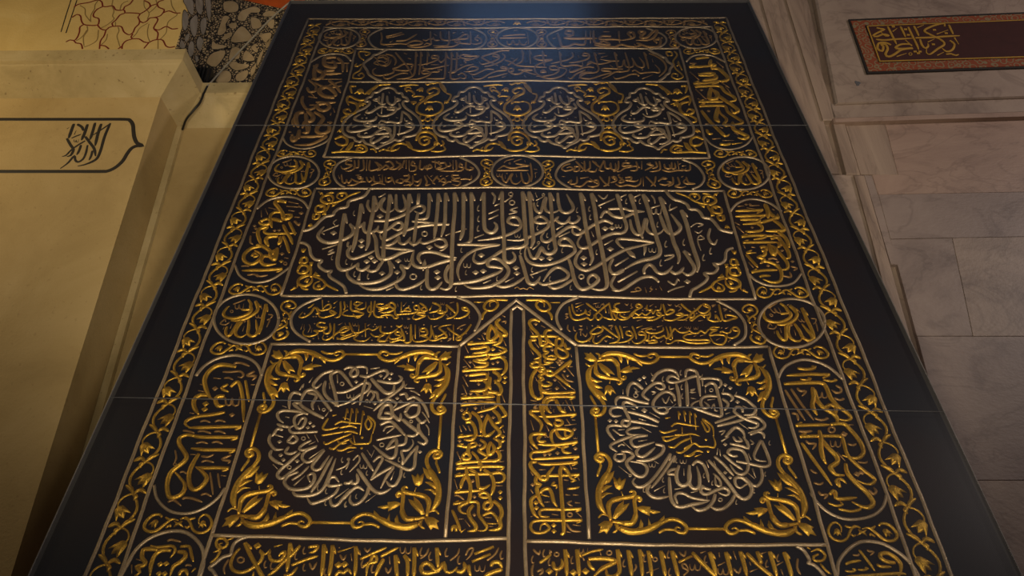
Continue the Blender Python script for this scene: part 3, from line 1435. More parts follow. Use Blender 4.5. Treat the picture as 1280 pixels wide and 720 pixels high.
s 30 262 30 262 10 290 0 300 25 275 40 252 25 250 0 290 -25 330 -15 352 20 345 70 300 130 240 190 175 280 142 370 142 440 178 478
f 205 230 250 165 310 135 362 112 330 165 290 205 240 225
f 170 300 215 245 260 228 302 232 260 255 210 285
f 150 350 190 300 235 285 287 296 230 305 180 340
s 20 205 160 235 115 265 75 270 45
s 32 185 512 198 430 210 385 260 348 330 335 410 325 450 308 455 285 435 275 420 290
t 115 362 215 8
s 48 300 130 240 192 185 258 152 335 142 400 160 462
s 46 232 575 300 602 390 600 470 580 560 540 620 512
s 37 198 425 232 368 300 342 360 332
s 42 270 534 335 538 385 495 412 440
s 14 355 280 355 318
s 30 192 520 270 535 330 545 380 510 410 440 425 380 440 340 475 325 490 345 475 360 460 350
f 205 492 255 420 300 380 350 350 332 388 388 372 345 420 300 455 230 500
f 425 408 480 393 547 403 530 425 612 445 550 462 515 450 512 478 450 440
f 188 512 130 515 68 548 85 562 48 615 100 600 110 622 150 585 190 545
s 16 92 492 135 460 172 475
s 20 215 545 205 590 162 612
s 30 212 540 240 590 300 615 390 610 480 585 570 540 640 510 700 505 750 530 772 570 740 612 690 607 672 585 700 565 722 578
f 300 612 385 570 430 498 438 540 412 592
f 405 605 465 560 494 488 498 550 472 590
f 480 588 560 520 632 468 620 510 560 548
s 22 533 612 600 585 682 592
@ spandrel_ornament gold
# 340 230 4.966
t 36 195 415 0
s 14 170 495 188 460 215 460 215 488 185 492 190 470
s 16 158 545 180 508 225 515 215 550 170 556 155 540
f 230 488 258 488 245 515
s 14 238 500 240 560 200 580 165 600 158 640
s 18 250 580 220 568 172 590 165 622 210 636 245 610 250 580
s 14 240 570 300 590 332 620 310 652 265 650 265 620 300 602
t 30 292 635 180
s 14 320 610 360 640 412 664
f 300 575 270 545 255 570
s 14 115 662 160 640
t 26 140 648 40
t 24 195 545 20
f 200 610 215 590 235 590 220 615
s 12 180 640 200 655 230 655
@ tablet_lettering gold
# 255 665 6.4
s 26 290 130 240 190 215 260 240 310 310 325 390 290 450 240 470 190 450 150 490 180 530 140
a 32 330 90 370 180 430 290 470 360 500 400
s 26 520 180 540 225 600 235 640 200 650 160 610 180 600 200
s 26 530 150 520 200
s 28 770 110 710 180 640 240 560 320 510 350
a 30 690 95 680 200 662 325
s 24 700 270 810 225 915 192
s 24 835 125 915 115 880 160 840 168
a 32 960 105 955 220 940 360
a 32 1030 110 1020 230 1000 360
a 30 1215 120 1215 250 1205 360
s 26 1050 360 1080 320 1120 330 1150 300 1180 340
s 24 390 360 400 320
s 24 640 350 700 340 750 280
d 34 1075 265 1125 260 428 112
s 20 1070 162 1205 118
s 18 560 120 630 102
m b
s 16 200 220 160 290 170 340
o 26 14 295 225
h 60 800 120 735 165 800 255 540 240 490 230 970 290
s 18 845 250 870 300 905 240
s 18 1090 185 1115 225 1140 180
s 16 1175 175 1185 235
s 12 1080 130 1090 120
# 450 665 6.4
m g
s 22 0 220 110 170 215 125
s 22 165 200 240 160 310 125
s 26 20 280 80 250 130 240 130 200 100 195 90 230 60 280 50 360
s 30 190 220 150 290 120 360
a 32 285 190 290 280 300 370
a 30 355 190 380 240 380 360
a 32 435 130 435 250 430 370
a 30 615 130 620 220 625 290
s 32 640 310 560 330 500 325 490 280 530 250 570 270 600 310 640 295 670 250 690 320 740 320 780 280
s 30 770 310 810 325 840 290 830 240
s 26 870 265 875 320 890 360
s 32 1140 300 1050 330 990 360
s 30 1050 280 1060 250 1110 245 1140 290
u 20 915 178 1070 120
u 20 895 240 1045 178
m b
s 18 35 130 60 160 88 125
s 18 205 285 225 330 255 280
w 46 365 145
h 70 490 125 560 160 690 130 790 190 20 220 100 260 1130 150
s 16 480 215 530 180 550 130
s 16 720 230 780 180 795 130
s 16 845 190 870 140 905 130 890 180 850 225
s 16 1015 230 1080 180 1110 125
w 44 960 290
s 14 235 200 240 260
s 14 0 150 5 190
# 650 665 6.4
m g
a 32 360 145 370 250 375 360
a 32 455 145 465 250 475 360
s 30 265 240 275 290 310 300 340 260 330 215
s 24 295 300 290 360
s 32 545 220 620 215 700 218 765 235 720 265 650 300 580 370
s 26 545 230 560 275 600 310
a 32 780 145 790 240 795 320 750 360 700 350 690 300
a 32 865 150 880 250 895 360
a 30 955 145 970 250 980 360
a 30 1025 155 1040 250 1055 360
a 32 1125 155 1145 260 1165 360
a 32 1215 155 1240 260 1270 370
s 20 495 190 570 160 667 140
s 24 155 250 200 220 250 180
d 34 235 315 428 325 525 315
m b
s 18 105 140 150 180 160 145
h 62 190 140 235 210 100 190 415 195 830 220 995 180 1185 150 1195 290
s 18 515 230 495 190
s 20 100 360 95 300 110 255
s 20 135 320 180 300 175 330 150 345
o 18 12 293 180
o 20 12 713 168
w 36 508 150
o 18 12 1080 220
s 16 240 185 240 150 255 170
s 14 640 160 650 190
s 14 1010 330 1110 290
s 14 920 260 930 280 910 320
# 840 665 6.4
m g
s 32 160 165 220 230 290 300 360 370
a 32 300 165 330 260 355 355
a 32 430 165 455 260 480 360
a 32 545 160 575 260 600 360
s 32 595 170 680 260 790 350 810 370
a 30 680 160 705 230 720 260
a 32 780 160 810 260 840 360
a 32 895 165 930 260 960 370
u 20 52 245 155 195
m b
s 18 55 160 95 195 110 150
s 16 90 350 130 310 90 290 80 260 110 260 130 300
w 46 185 280
w 46 410 315
h 60 265 190 755 225 845 180
s 16 225 170 270 155
s 16 375 165 380 205
s 16 365 270 425 242
s 16 490 155 515 225
s 20 490 290 530 330 550 280
s 16 620 240 630 270
s 18 620 320 685 295
s 16 710 175 755 162
s 18 835 268 888 240
s 18 1005 215 1000 290 1030 345
s 18 870 300 890 350
@ tablet_outline silver
# 255 665 6.4
u 26 350 40 290 60 240 100 220 160 215 185 150 205 90 255 45 290 70 310 100 360
# 840 665 6.4
u 26 990 115 1040 140 1080 190 1100 235 1085 250 1140 270 1200 330 1230 370
@ tablet_corner gold
# 255 665 6.4
s 20 130 145 100 110 110 60 160 55 190 100 150 130 120 100 150 90
s 18 235 50 180 70
s 18 50 250 100 210 130 150 75 165
# 840 665 6.4
s 20 1170 180 1130 200 1140 230 1200 230 1225 190 1190 150 1160 140 1110 160
s 18 1080 125 1110 140
s 18 1185 255 1230 310 1275 340
@ band_lettering brown
# 380 18 8
s 19 770 185 780 240 770 290 800 305 880 300 960 295 1020 300 1060 280 1120 265 1180 280 1170 300 1100 310 1040 315 1080 330 1160 330 1240 315 1270 290 1260 180
u 14 820 225 980 185
u 14 825 240 1000 200
s 18 920 270 1020 260 1080 230 1130 200
s 14 855 285 890 265
s 14 1190 255 1220 265 1250 250 1290 250
s 12 830 325 900 320
# 530 18 8
s 16 65 175 65 240 70 300 30 290 0 310
s 18 165 175 170 240 210 262 280 260
s 16 90 230 110 260 160 260
s 18 250 175 245 300 170 320 90 315
s 18 280 260 340 250 430 245 440 210 400 205 370 225 330 245
s 18 465 175 465 290 430 295 360 290 310 275 330 260 360 280 300 320 200 330 100 335
s 18 540 265 510 250 530 230 570 250 570 285 510 300 470 290
s 12 290 190 320 180
s 12 100 200 130 215
s 12 530 215 550 210
s 12 380 180 400 185
s 16 790 220 870 210 960 205 1010 205 900 200
s 16 755 240 880 238 1030 235
s 18 1035 185 1045 300
s 16 830 270 840 300 870 300 890 265 910 300 940 300 960 265
s 16 950 260 970 300 1010 305 1030 270
s 10 900 165 940 160
# 670 18 5.22
s 16 140 125 155 170 170 210 210 210 250 195 290 200 320 190 325 110
s 18 180 155 240 160 400 158
s 16 240 140 240 115 200 110 195 130 230 140 180 155
s 16 355 110 355 190
s 16 375 110 380 180 420 195 480 200 440 175 410 190 380 180
s 16 490 145 430 145 420 165 500 165 560 170
s 18 540 115 545 185
s 16 620 150 600 125 630 120 640 150 600 165 560 170
s 18 690 140 670 115 710 120 680 150 720 155 760 120 790 110 770 150 730 170 650 170
s 16 790 190 770 170 810 170 800 210 740 215 700 205 660 190 690 205 640 210
s 16 520 210 560 200 600 210 650 215 640 195
s 18 380 200 460 215 540 215
s 10 440 115 480 115
s 10 110 160 130 155
d 10 800 155 820 155
@ band_lettering brown
# 430 58 8
s 18 515 65 570 130 630 200 680 285
s 18 670 210 690 185 600 180 540 210 490 230 580 245 660 240 690 200
s 18 500 235 490 265 430 285 350 295 300 280 290 240 320 220
s 16 640 275 590 270 520 290 460 320 410 325 400 290 440 270
a 19 720 62 715 180 700 280 640 320 520 330
a 18 770 62 765 180 750 285
a 18 838 62 830 190
s 16 930 120 880 120 890 95 940 100 940 130 880 160 790 185 740 185
s 16 790 200 800 225 880 225 950 210 1050 190
s 16 980 240 940 230 950 255 880 260 850 290 790 315 720 330 630 330
s 16 850 270 790 275 780 250 820 245 860 260
a 18 1020 65 1015 190 1005 310 970 325 820 325
s 16 945 140 970 160 1000 140 1030 110 1060 130
a 18 1075 65 1075 180 1065 300 1090 330 1160 320
a 18 1130 65 1125 190 1110 260 1040 260
s 16 1280 95 1190 85 1160 110 1220 125 1280 110
s 18 1080 130 1160 125
s 16 1140 290 1180 270 1220 300 1200 325 1150 310
s 16 1060 270 1130 240 1210 200 1300 180
s 16 1220 170 1210 140 1300 130
s 18 420 80 490 100 520 150 505 190
m b
o 60 10 390 140
s 12 300 110 340 140 300 170 350 190
s 12 340 120 400 110 440 140 400 160
s 12 360 190 420 200 460 170 470 130
s 12 380 90 420 130 460 110
s 12 320 150 380 150 430 180
s 12 600 70 630 80
s 12 640 120 670 130
s 12 870 185 950 185
s 12 1160 190 1190 185
# 580 58 8
m b
s 16 0 100 60 100 150 100 80 130 0 150
s 18 455 45 380 45 280 75 180 110 240 150 300 175 340 195
s 16 340 110 290 100 310 80 350 100 340 130 260 165 180 180 150 155
s 16 385 75 410 110 370 150 280 190 200 205
s 16 30 235 80 205 140 215 120 240 40 255 0 255
s 16 300 235 230 230 160 260 100 285 50 270
s 16 430 225 370 220 380 205 430 215 420 240 330 250 250 280 170 325 100 325 80 295
s 16 410 140 470 160 520 190 580 200 680 205 830 212
a 18 580 45 590 110 575 155 520 185
a 18 655 45 665 175
s 18 450 260 450 225 490 225 490 250 460 260 500 280 560 275 600 250 660 270 720 285
s 18 540 235 610 240 680 240 600 225
a 18 785 55 795 130 805 200
s 18 830 95 740 95 700 115 760 140 880 135 800 160 720 195 710 250 760 300 860 325 960 305 1025 250 1000 220 930 215
s 16 940 235 870 235 860 205 920 200 950 240 900 280 800 300 720 300
s 18 820 260 770 260 790 240 825 260
s 16 1080 65 1090 100 1040 135 960 155 870 175
a 18 955 60 965 130 975 190 1030 200 1080 190 1130 190 1180 200 1185 160
s 16 1240 95 1190 95 1200 70 1250 85 1240 125 1150 155 1050 165
s 16 1280 165 1235 180 1260 150
s 16 1280 205 1200 215 1110 245 1060 260 1060 225
s 16 1280 260 1200 265 1160 290 1180 320 1280 325
s 16 1210 240 1120 280 1070 325 1040 310
s 14 240 315 320 300 440 270
s 14 440 190 500 150 540 120
s 12 470 120 500 130
s 10 600 290 620 310
s 10 380 310 420 300
# 710 58 8
s 16 260 65 280 130 300 200 305 240 270 265 190 270 130 300 110 320
a 16 265 65 275 120
s 16 190 190 220 155 250 165 300 180 380 170 440 150 510 150 400 145 320 130
s 16 260 215 190 205 120 230 50 260 10 250
a 18 465 65 480 120 490 180 510 250
s 16 550 230 450 225 350 225 340 245 410 250 430 265 340 290 230 325 150 325 110 310
s 16 480 160 500 205 540 200 560 140 570 190 600 210 650 200 650 130
s 18 570 65 590 130 610 200 600 245 540 255 470 260 400 300 340 325
s 18 640 120 680 190 740 215 760 180 710 110
a 18 760 65 785 140 805 225
s 18 710 300 680 280 620 285 560 310 480 328 455 305
s 16 640 250 670 240 720 270 780 265 850 260 910 265 910 230 870 185
s 18 810 75 880 100 950 150 980 210 960 260 910 305
s 10 100 90 110 115
s 12 300 75 370 70
s 12 740 325 850 285
s 10 840 125 850 160
s 10 740 240 750 230
s 10 330 110 400 95
s 10 420 190 450 210
@ band_outline silver
# 430 58 8
u 24 430 35 390 55 330 85 300 90 270 122 240 140 195 180 215 220 235 250 250 285 300 318 330 335 375 350
# 710 58 8
u 24 800 35 850 65 890 80 920 95 950 115 975 120 1000 160 1045 190 1020 230 1010 270 980 290 960 315 910 350
@ band_corner gold
# 430 58 8
s 16 200 140 160 110 150 60 200 55 260 70 220 95 210 75
s 16 180 180 140 200 110 200 130 170
s 16 90 320 100 280 160 240 180 200
s 16 90 320 160 325 200 300 180 270 140 290 160 300
# 710 58 8
s 16 1060 50 1090 90 1050 150 1065 185
s 16 1000 100 980 60 1030 60 1040 95 1010 95
s 16 1060 190 1080 230 1150 300 1100 330 1040 310 1050 275 1100 285 1090 305
s 14 1100 150 1120 200 1140 240
s 14 1090 170 1110 180 1090 200
@ foot_lettering gold
# 110 620 7.2
s 24 565 450 620 465 700 455 770 455 785 500 740 560
s 36 630 490 570 480 500 490 490 560 520 600 500 630 440 640 470 690 420 720
s 34 750 495 680 490 610 530 570 620 560 720
s 36 810 505 870 510 880 550 830 600 770 640 740 720
s 26 830 460 910 455 930 520 950 595
d 30 650 615 705 610 640 700 690 700
s 30 820 720 840 680 880 670 900 720
s 26 970 650 930 690
m b
s 20 715 410 750 395 840 415
s 16 435 570 475 580
s 18 395 620 395 700
s 18 875 635 900 620 935 632
# 1020 620 7.11
m g
s 34 700 595 640 590 580 560 570 520 630 510 700 550 750 610 750 680 730 720
s 24 260 610 300 590 400 575
s 22 380 480 450 570 525 670
s 24 540 605 570 630 670 632
s 28 270 720 500 705 740 690 800 700
s 20 255 665 310 675 350 660 320 645
s 20 370 655 420 660 458 645 430 635
m b
s 18 325 525 370 530 380 512
s 20 450 480 475 495 510 500 480 530
@ gable_scroll gold
# 380 360 4
s 12 1020 62 940 62 910 75 900 100 920 115 950 110 970 85 955 65 930 75 930 95
s 10 850 72 900 72
s 12 915 115 895 135 892 160
@ frame_lettering gold
# 1040 0 7.2
s 20 400 250 440 260 470 265 420 290 370 320 400 330 460 310 510 320 480 325 440 290
s 20 395 355 470 362 550 355 640 350 720 345
s 22 500 240 530 300 560 360 580 400
s 22 615 240 640 290 660 335
s 22 685 245 720 320 760 400 780 450
s 22 735 235 760 280 780 325
s 24 530 405 480 385 420 390 410 440 450 460 460 420 440 400 480 400 500 440 480 490 510 510 560 490 620 450 700 435 725 435 620 440 570 430 620 400 700 400 720 415 680 380 660 360
s 22 750 342 900 338 1000 330 1150 322
s 22 1010 240 1010 215 960 218 880 245 830 280 900 320 980 360 1010 400 950 440 880 490 850 475 850 440
s 22 790 355 810 410 840 435 865 415 860 390
s 22 1050 225 1070 270 1090 310
s 22 1060 365 1100 400 1080 450 1030 465 990 435
s 22 1100 340 1140 400
s 16 545 285 585 255
s 16 765 250 825 225
s 16 940 308 1045 270
s 16 580 510 670 480
s 16 945 500 1005 470
s 16 860 380 920 352
s 18 1025 490 1070 485 1110 500 1140 490
d 14 550 240 660 265 685 315 910 400 1025 300 745 465 790 465 775 480 920 270
o 14 8 705 487
@ frame_border gold
# 1040 0 7.2
u 14 318 238 430 550
u 14 425 552 2640 484
u 12 318 235 2390 155
u 14 2390 155 2640 484
@ pier_lettering ink
# 80 140 8.467
a 34 105 125 70 220 50 280
a 30 140 130 190 160 205 200
s 34 250 130 220 220 185 300
s 32 330 115 300 220 275 295
s 34 395 125 360 230 330 360
s 32 490 120 430 260 390 400 350 490 290 530 210 560 145 573
s 18 495 120 400 185 300 250
s 30 225 260 270 320 320 390 335 470
s 26 250 350 230 440 200 500 150 530 120 510 110 465 60 520 30 550 -40 600
s 22 225 305 150 350 80 400 20 460 -20 470
s 28 180 350 160 410 135 455
s 26 300 410 290 460 265 512
s 16 80 278 130 255 185 235
s 14 110 240 130 195
w 26 130 305
s 30 30 280 70 350 100 400 70 460 30 470
s 12 30 180 55 165
@ pier_outline ink
# 80 140 8.467
u 42 -900 78 0 78 300 78 640 78 700 92 730 140 735 200 745 270 775 330 835 357 780 358 720 380 670 440 620 520 540 590 460 625 380 630 0 630 -900 630
@ arch_vein red
# 80 0 8
u 15 100 75 140 45 250 25 340 0 380 25 390 65 440 65 490 60 520 100 590 100 605 70 660 40 690 0
u 15 390 65 330 95 295 140 300 170 345 185 350 220 335 250 270 255 200 245 175 210 165 160 130 145 80 175
u 15 200 245 160 270 155 320 130 380 100 405 60 400 20 420
u 15 100 405 120 430 170 440 185 490
u 15 335 250 370 290 420 300 450 275 490 262 480 235 520 200 560 150 610 130 600 100
u 15 420 300 400 360 365 410 355 490
u 15 365 455 410 460 450 490
u 15 490 265 570 265 600 320 650 348 690 325 710 280 750 240 755 205 740 170 760 140 690 130 610 130
u 15 690 340 670 370 680 390 620 410 585 450 580 490
u 15 680 390 750 390 800 420 850 425 890 405 950 395 990 405 1020 460 1060 475 1110 465
u 15 850 425 820 460 800 485
u 15 755 210 790 228 830 210 860 180 930 180 935 210 905 260 900 290 940 330 930 395
u 15 900 290 950 300 1020 265 1080 290 1140 285
u 15 760 140 820 105 860 65 850 30 800 5
u 15 820 105 880 55 930 40 950 15 1000 0
u 15 930 40 950 75 1000 95 990 130 950 165 860 180
u 15 990 130 1050 110 1110 130 1165 130
u 15 540 490 585 460
@ arch_vein_pale olive
# 80 0 8
u 10 160 55 210 90 215 150 270 220
u 10 340 5 310 50 305 90 270 150 265 210
u 10 490 0 480 60 500 110 485 160 500 190 430 250 370 280
u 10 230 260 235 310 195 370 200 460
u 10 345 300 330 400 260 450 200 470
u 10 540 270 550 310 530 360 545 420 560 470
u 10 840 230 760 280 720 340 680 380
u 10 850 240 835 310 840 370 860 420
u 10 800 10 805 70 850 130 835 190
u 10 1070 0 1080 60 1110 110 1130 150 1050 210 1030 260 1020 330 960 395
u 10 640 10 580 40 560 100
u 10 920 0 925 60 850 130
u 10 120 410 180 370 230 300
u 10 940 400 940 490
u 10 435 340 420 400 370 450
u 10 515 220 515 260
@ arch_border ink
# 80 0 8
u 10 70 0 25 140 -30 320
u 10 130 0 80 150 20 330
@ wall_stones stone
# 215 0 6.26
f 410 15 480 10 520 40 515 85 470 100 415 90 402 50
f 580 70 640 52 690 70 680 100 620 100 590 130 570 165 520 160 515 130 540 90
f 715 105 760 85 812 95 800 125 720 130
f 400 130 430 125 450 140 420 190 425 240 390 275 355 270 370 220 385 170
f 620 135 685 155 700 210 650 228 625 215
f 445 190 505 180 500 222 460 222
f 545 205 635 300 600 322 460 326
f 740 160 800 155 790 225 755 210
f 385 305 430 265 470 255 465 285 420 312
f 680 275 770 255 775 290 740 340 700 300
f 320 318 345 345 430 360 400 378 315 385
f 415 395 405 450 340 525 285 505 270 485 300 430 350 405
f 470 375 530 380 525 460 480 460 445 470
f 580 395 645 455 630 478 555 470
f 620 365 665 340 655 365 675 395 660 412 630 390
f 440 500 480 480 530 500 600 505 590 530 500 553
f 400 555 450 560 465 600 450 640 400 650 345 640 370 590
f 590 548 592 590 560 630 505 632 505 585
f 690 420 720 380 705 440 670 520 668 470
f 640 520 660 500 650 560 620 600 615 550
f 740 330 775 300 760 360 735 380
@ soffit_stones stone
# 215 0 6.26
f 95 80 120 110 125 190 100 240 80 200 82 120
f 190 115 200 170 190 260 170 290 145 240 140 165
f 245 140 268 150 262 230 240 275 222 230 222 170
f 90 0 160 0 168 60 160 118 130 90 105 40
f 185 0 235 0 240 60 225 115 190 80
f 260 0 300 0 302 90 300 180 275 120
f 280 210 305 270 300 325 275 310 272 250
f 210 285 250 330 250 420 215 400 190 350
f 150 320 170 345 165 420 140 445 125 400 130 350
f 100 290 130 260 135 290 105 330
f 315 150 335 170 330 235 312 220
f 320 60 345 90 355 120 330 105
f 360 0 385 20 375 65 358 40
f 180 430 215 465 190 490
f 70 310 100 350 95 375 60 370
f 265 370 280 380 265 420
'''

# ------------------------------------------------------------------ helpers
def pix_ray(x, y):
    """direction (curtain frame) of the sight line through pixel x, y of the 1280 x 720 frame"""
    return _fw * F_PX + R_ * (x - 640 - CX) - U_ * (y - 360)


def pl(x, y):
    d = pix_ray(x, y)
    return (D * d.x / d.y, D * d.z / d.y)


def hit(x, y, p0, n):
    d = M3 @ pix_ray(x, y)
    return EYE + d * ((Vector(p0) - EYE).dot(n) / d.dot(n))


def mpp(x, y):
    return abs(pl(x + 0.5, y)[0] - pl(x - 0.5, y)[0])


def tag(o, label=None, cat=None, group=None, kind=None):
    if label: o['label'] = label
    if cat: o['category'] = cat
    if group: o['group'] = group
    if kind: o['kind'] = kind
    return o


def empty(name, loc=(0, 0, 0), rot=None):
    o = bpy.data.objects.new(name, None)
    scene.collection.objects.link(o)
    m = (rot.to_4x4() if rot else Matrix.Identity(4))
    m.translation = Vector(loc)
    o.matrix_world = m
    o.empty_display_size = 0.1
    return o


class MB:
    def __init__(self):
        self.v, self.f = [], []

    def add(self, vs, fs):
        k = len(self.v)
        self.v += [tuple(p) for p in vs]
        self.f += [tuple(i + k for i in f) for f in fs]

    def box(self, x0, x1, y0, y1, z0, z1):
        self.add([(x, y, z) for x in (x0, x1) for y in (y0, y1) for z in (z0, z1)],
                 [(0, 1, 3, 2), (4, 6, 7, 5), (0, 4, 5, 1), (2, 3, 7, 6), (0, 2, 6, 4), (1, 5, 7, 3)])

    def prism(self, quad, back, bevel=0.0):
        """quad: outline of the front face (world points, seen from the room), back: vector to the rear face"""
        n = len(quad)
        c = sum(quad, Vector()) / n
        fr = [p + (c - p).normalized() * bevel * 1.4 for p in quad] if bevel else list(quad)
        bn = back.normalized()
        mid = [p + bn * bevel for p in quad] if bevel else None
        rear = [p + back for p in quad]
        rings = [fr] + ([mid] if bevel else []) + [rear]
        vs, fs = [], []
        for r in rings: vs += r
        fs.append(tuple(range(n)))
        for k in range(len(rings) - 1):
            for i in range(n):
                j = (i + 1) % n
                fs.append((k * n + i, (k + 1) * n + i, (k + 1) * n + j, k * n + j))
        fs.append(tuple(reversed(range((len(rings) - 1) * n, len(rings) * n))))
        self.add(vs, fs)

    def build(self, name, mat, parent=None, smooth=False, recalc=True):
        me = bpy.data.meshes.new(name)
        me.from_pydata(self.v, [], self.f)
        if recalc:
            bm = bmesh.new(); bm.from_mesh(me)
            bmesh.ops.recalc_face_normals(bm, faces=bm.faces)
            bm.to_mesh(me); bm.free()
        if smooth:
            me.polygons.foreach_set('use_smooth', [True] * len(me.polygons))
        me.materials.append(mat)
        o = bpy.data.objects.new(name, me)
        scene.collection.objects.link(o)
        if parent: o.parent = parent
        return o


def catmull(pts, closed=False, step=None):
    n = len(pts)
    if n < 3: return [tuple(p) for p in pts]
    out = []
    rng = range(n if closed else n - 1)
    for i in rng:
        p1, p2 = pts[i], pts[(i + 1) % n]
        p0 = pts[i - 1] if (i > 0 or closed) else p1
        p3 = pts[(i + 2) % n] if (i + 2 < n or closed) else p2
        L = math.hypot(p2[0] - p1[0], p2[1] - p1[1])
        k = max(2, min(7, int(L / (step or 0.012)) + 1))
        for j in range(k):
            t = j / k
            out.append(tuple(0.5 * (2 * b + (c - a) * t + (2 * a - 5 * b + 4 * c - d) * t * t + (3 * b - a - 3 * c + d) * t ** 3)
                             for a, b, c, d in zip(p0, p1, p2, p3)))
    if not closed: out.append(tuple(pts[-1]))
    return out


PROF = [(-1.0, 0.0), (-0.82, 0.74), (0.0, 1.0), (0.82, 0.74), (1.0, 0.0)]


def ribbon(mb, pts, ws, hf=0.48, z0=0.0015, hmax=0.014):
    """padded satin-stitch cord: half-round section swept along pts; local axes (a, -height, b)"""
    n = len(pts)
    if n < 2: return
    vs, fs = [], []
    for i in range(n):
        a, b = pts[max(0, i - 1)], pts[min(n - 1, i + 1)]
        dx, dy = b[0] - a[0], b[1] - a[1]
        L = math.hypot(dx, dy) or 1e-9
        nx, ny = -dy / L, dx / L
        w = ws[i] / 2
        h = min(hmax, ws[i] * hf)
        for o, hh in PROF:
            vs.append((pts[i][0] + nx * w * o, -(z0 + h * hh), pts[i][1] + ny * w * o))
    m = len(PROF)
    for i in range(n - 1):
        for j in range(m - 1):
            fs.append((i * m + j, i * m + j + 1, (i + 1) * m + j + 1, (i + 1) * m + j))
    fs.append(tuple(range(m)))
    fs.append(tuple(reversed(range((n - 1) * m, n * m))))
    mb.add(vs, fs)


def plate(mb, pts, h=0.006, z0=0.001, inset=0.72, flat=False):
    """padded appliqué shape"""
    n = len(pts)
    cx, cy = sum(p[0] for p in pts) / n, sum(p[1] for p in pts) / n
    vs = [(p[0], -z0, p[1]) for p in pts]
    vs += [(cx + (p[0] - cx) * (0.5 + inset / 2), -(z0 + h * 0.75), cy + (p[1] - cy) * (0.5 + inset / 2)) for p in pts]
    vs += [(cx + (p[0] - cx) * inset * 0.5, -(z0 + h), cy + (p[1] - cy) * inset * 0.5) for p in pts]
    fs = []
    for k in ((0,) if flat else (0, 1)):
        for i in range(n):
            j = (i + 1) % n
            fs.append((k * n + i, k * n + j, (k + 1) * n + j, (k + 1) * n + i))
    if flat: vs = vs[:2 * n]
    fs.append(tuple(range(n, 2 * n) if flat else range(2 * n, 3 * n)))
    mb.add(vs, fs)


TULIP = [(0, -.5), (-.26, -.36), (-.36, -.02), (-.46, .46), (-.22, .2), (0, .52), (.22, .2), (.46, .46), (.36, -.02), (.26, -.36)]


def tulip_pts(c, size, ang, flip=1):
    s, k = math.sin(math.radians(ang)), math.cos(math.radians(ang))
    return [(c[0] + flip * size * (x * k + y * s), c[1] + size * (-x * s + y * k)) for x, y in TULIP]


# ------------------------------------------------------------------ reading the traced embroidery
def parse(text):
    """-> list of (group name, thread, [primitives]); a primitive is (thread, kind, points in curtain metres, extra, pixel centre)"""
    groups = []
    ox = oy = 0.0; sc = 1.0; thread = ''
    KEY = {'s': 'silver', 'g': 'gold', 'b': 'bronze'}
    for line in text.strip().splitlines():
        t = line.split()
        if not t: continue
        c = t[0]
        if c == '@':
            thread = 'bronze' if t[2] == 'brown' else t[2]  # brown groups: upper-row gold thread, its dimness put into the colour
            groups.append((t[1], thread, [])); continue
        if c == '#':
            ox, oy, sc = map(float, t[1:4]); continue
        if c == 'm':
            thread = KEY[t[1]]; continue
        q = list(map(float, t[1:]))
        out = groups[-1][2]

        def px(x, y): return (ox + x / sc, oy + y / sc)

        def stroke(pp, w, kind, thr=None):
            P = [pl(*p) for p in pp]
            cxm = sum(p[0] for p in pp) / len(pp); cym = sum(p[1] for p in pp) / len(pp)
            out.append((thr or thread, kind, P, w / sc * mpp(cxm, cym), (cxm, cym)))
        if c in 'suaA':
            w = q[0]; pp = [px(q[i], q[i + 1]) for i in range(1, len(q) - 1, 2)]
            stroke(pp, w, 'u' if c == 'u' else ('s' if c == 's' else 'a'))
            if c in 'aA':
                dx, dy = pp[1][0] - pp[0][0], pp[1][1] - pp[0][1]
                L = math.hypot(dx, dy); dx /= L; dy /= L
                sg = 1 if c == 'a' else -1
                nx, ny = dy * sg, -dx * sg
                W = w / sc
                x0, y0 = pp[0]
                stroke([(x0 + nx * W * .1, y0 + ny * W * .1), (x0 + nx * W * .55 + dx * W * 1.0, y0 + ny * W * .55 + dy * W * 1.0),
                        (x0 + nx * W * .95 + dx * W * 2.1, y0 + ny * W * .95 + dy * W * 2.1)], w * 0.6, 's')
        elif c == 'd':
            for i in range(1, len(q) - 1, 2):
                p = px(q[i], q[i + 1]); a, b = pl(*p); r = q[0] / sc * mpp(*p)
                out.append((thread, 'p', [(a - r, b), (a, b - r * .9), (a + r, b), (a, b + r * .9)], r * .3, p))
        elif c == 'o':
            p = px(q[2], q[3]); R = q[0] / sc
            pp = [(p[0] + R * math.cos(k * math.pi / 5), p[1] + R * .85 * math.sin(k * math.pi / 5)) for k in range(11)]
            stroke(pp, q[1], 'u')
        elif c == 'h':
            S = q[0]
            for i in range(1, len(q) - 1, 2):
                x, y = q[i], q[i + 1]
                stroke([px(x + .1 * S, y), px(x - .12 * S, y + .5 * S), px(x - .02 * S, y + .95 * S), px(x + .28 * S, y + .85 * S)], S * .2, 's')
        elif c == 'w':
            S = q[0]; x, y = q[1], q[2]
            stroke([px(x + i * S, y + j * S) for i, j in ((-.95, -.5), (-.85, .4), (-.3, .5), (-.05, -.4), (.1, .5), (.75, .5), (.95, -.6))], S * .26, 's')
        elif c == 'f':
            pp = [px(q[i], q[i + 1]) for i in range(0, len(q) - 1, 2)]
            P = [pl(*p) for p in pp]
            out.append((thread, 'p', P, 0.007, (sum(p[0] for p in pp) / len(pp), sum(p[1] for p in pp) / len(pp))))
        elif c == 't':
            p = px(q[1], q[2])
            out.append((thread, 't', [pl(*p)], (q[0] / sc * mpp(*p), q[3]), p))
    return groups


IDENT = lambda p: p


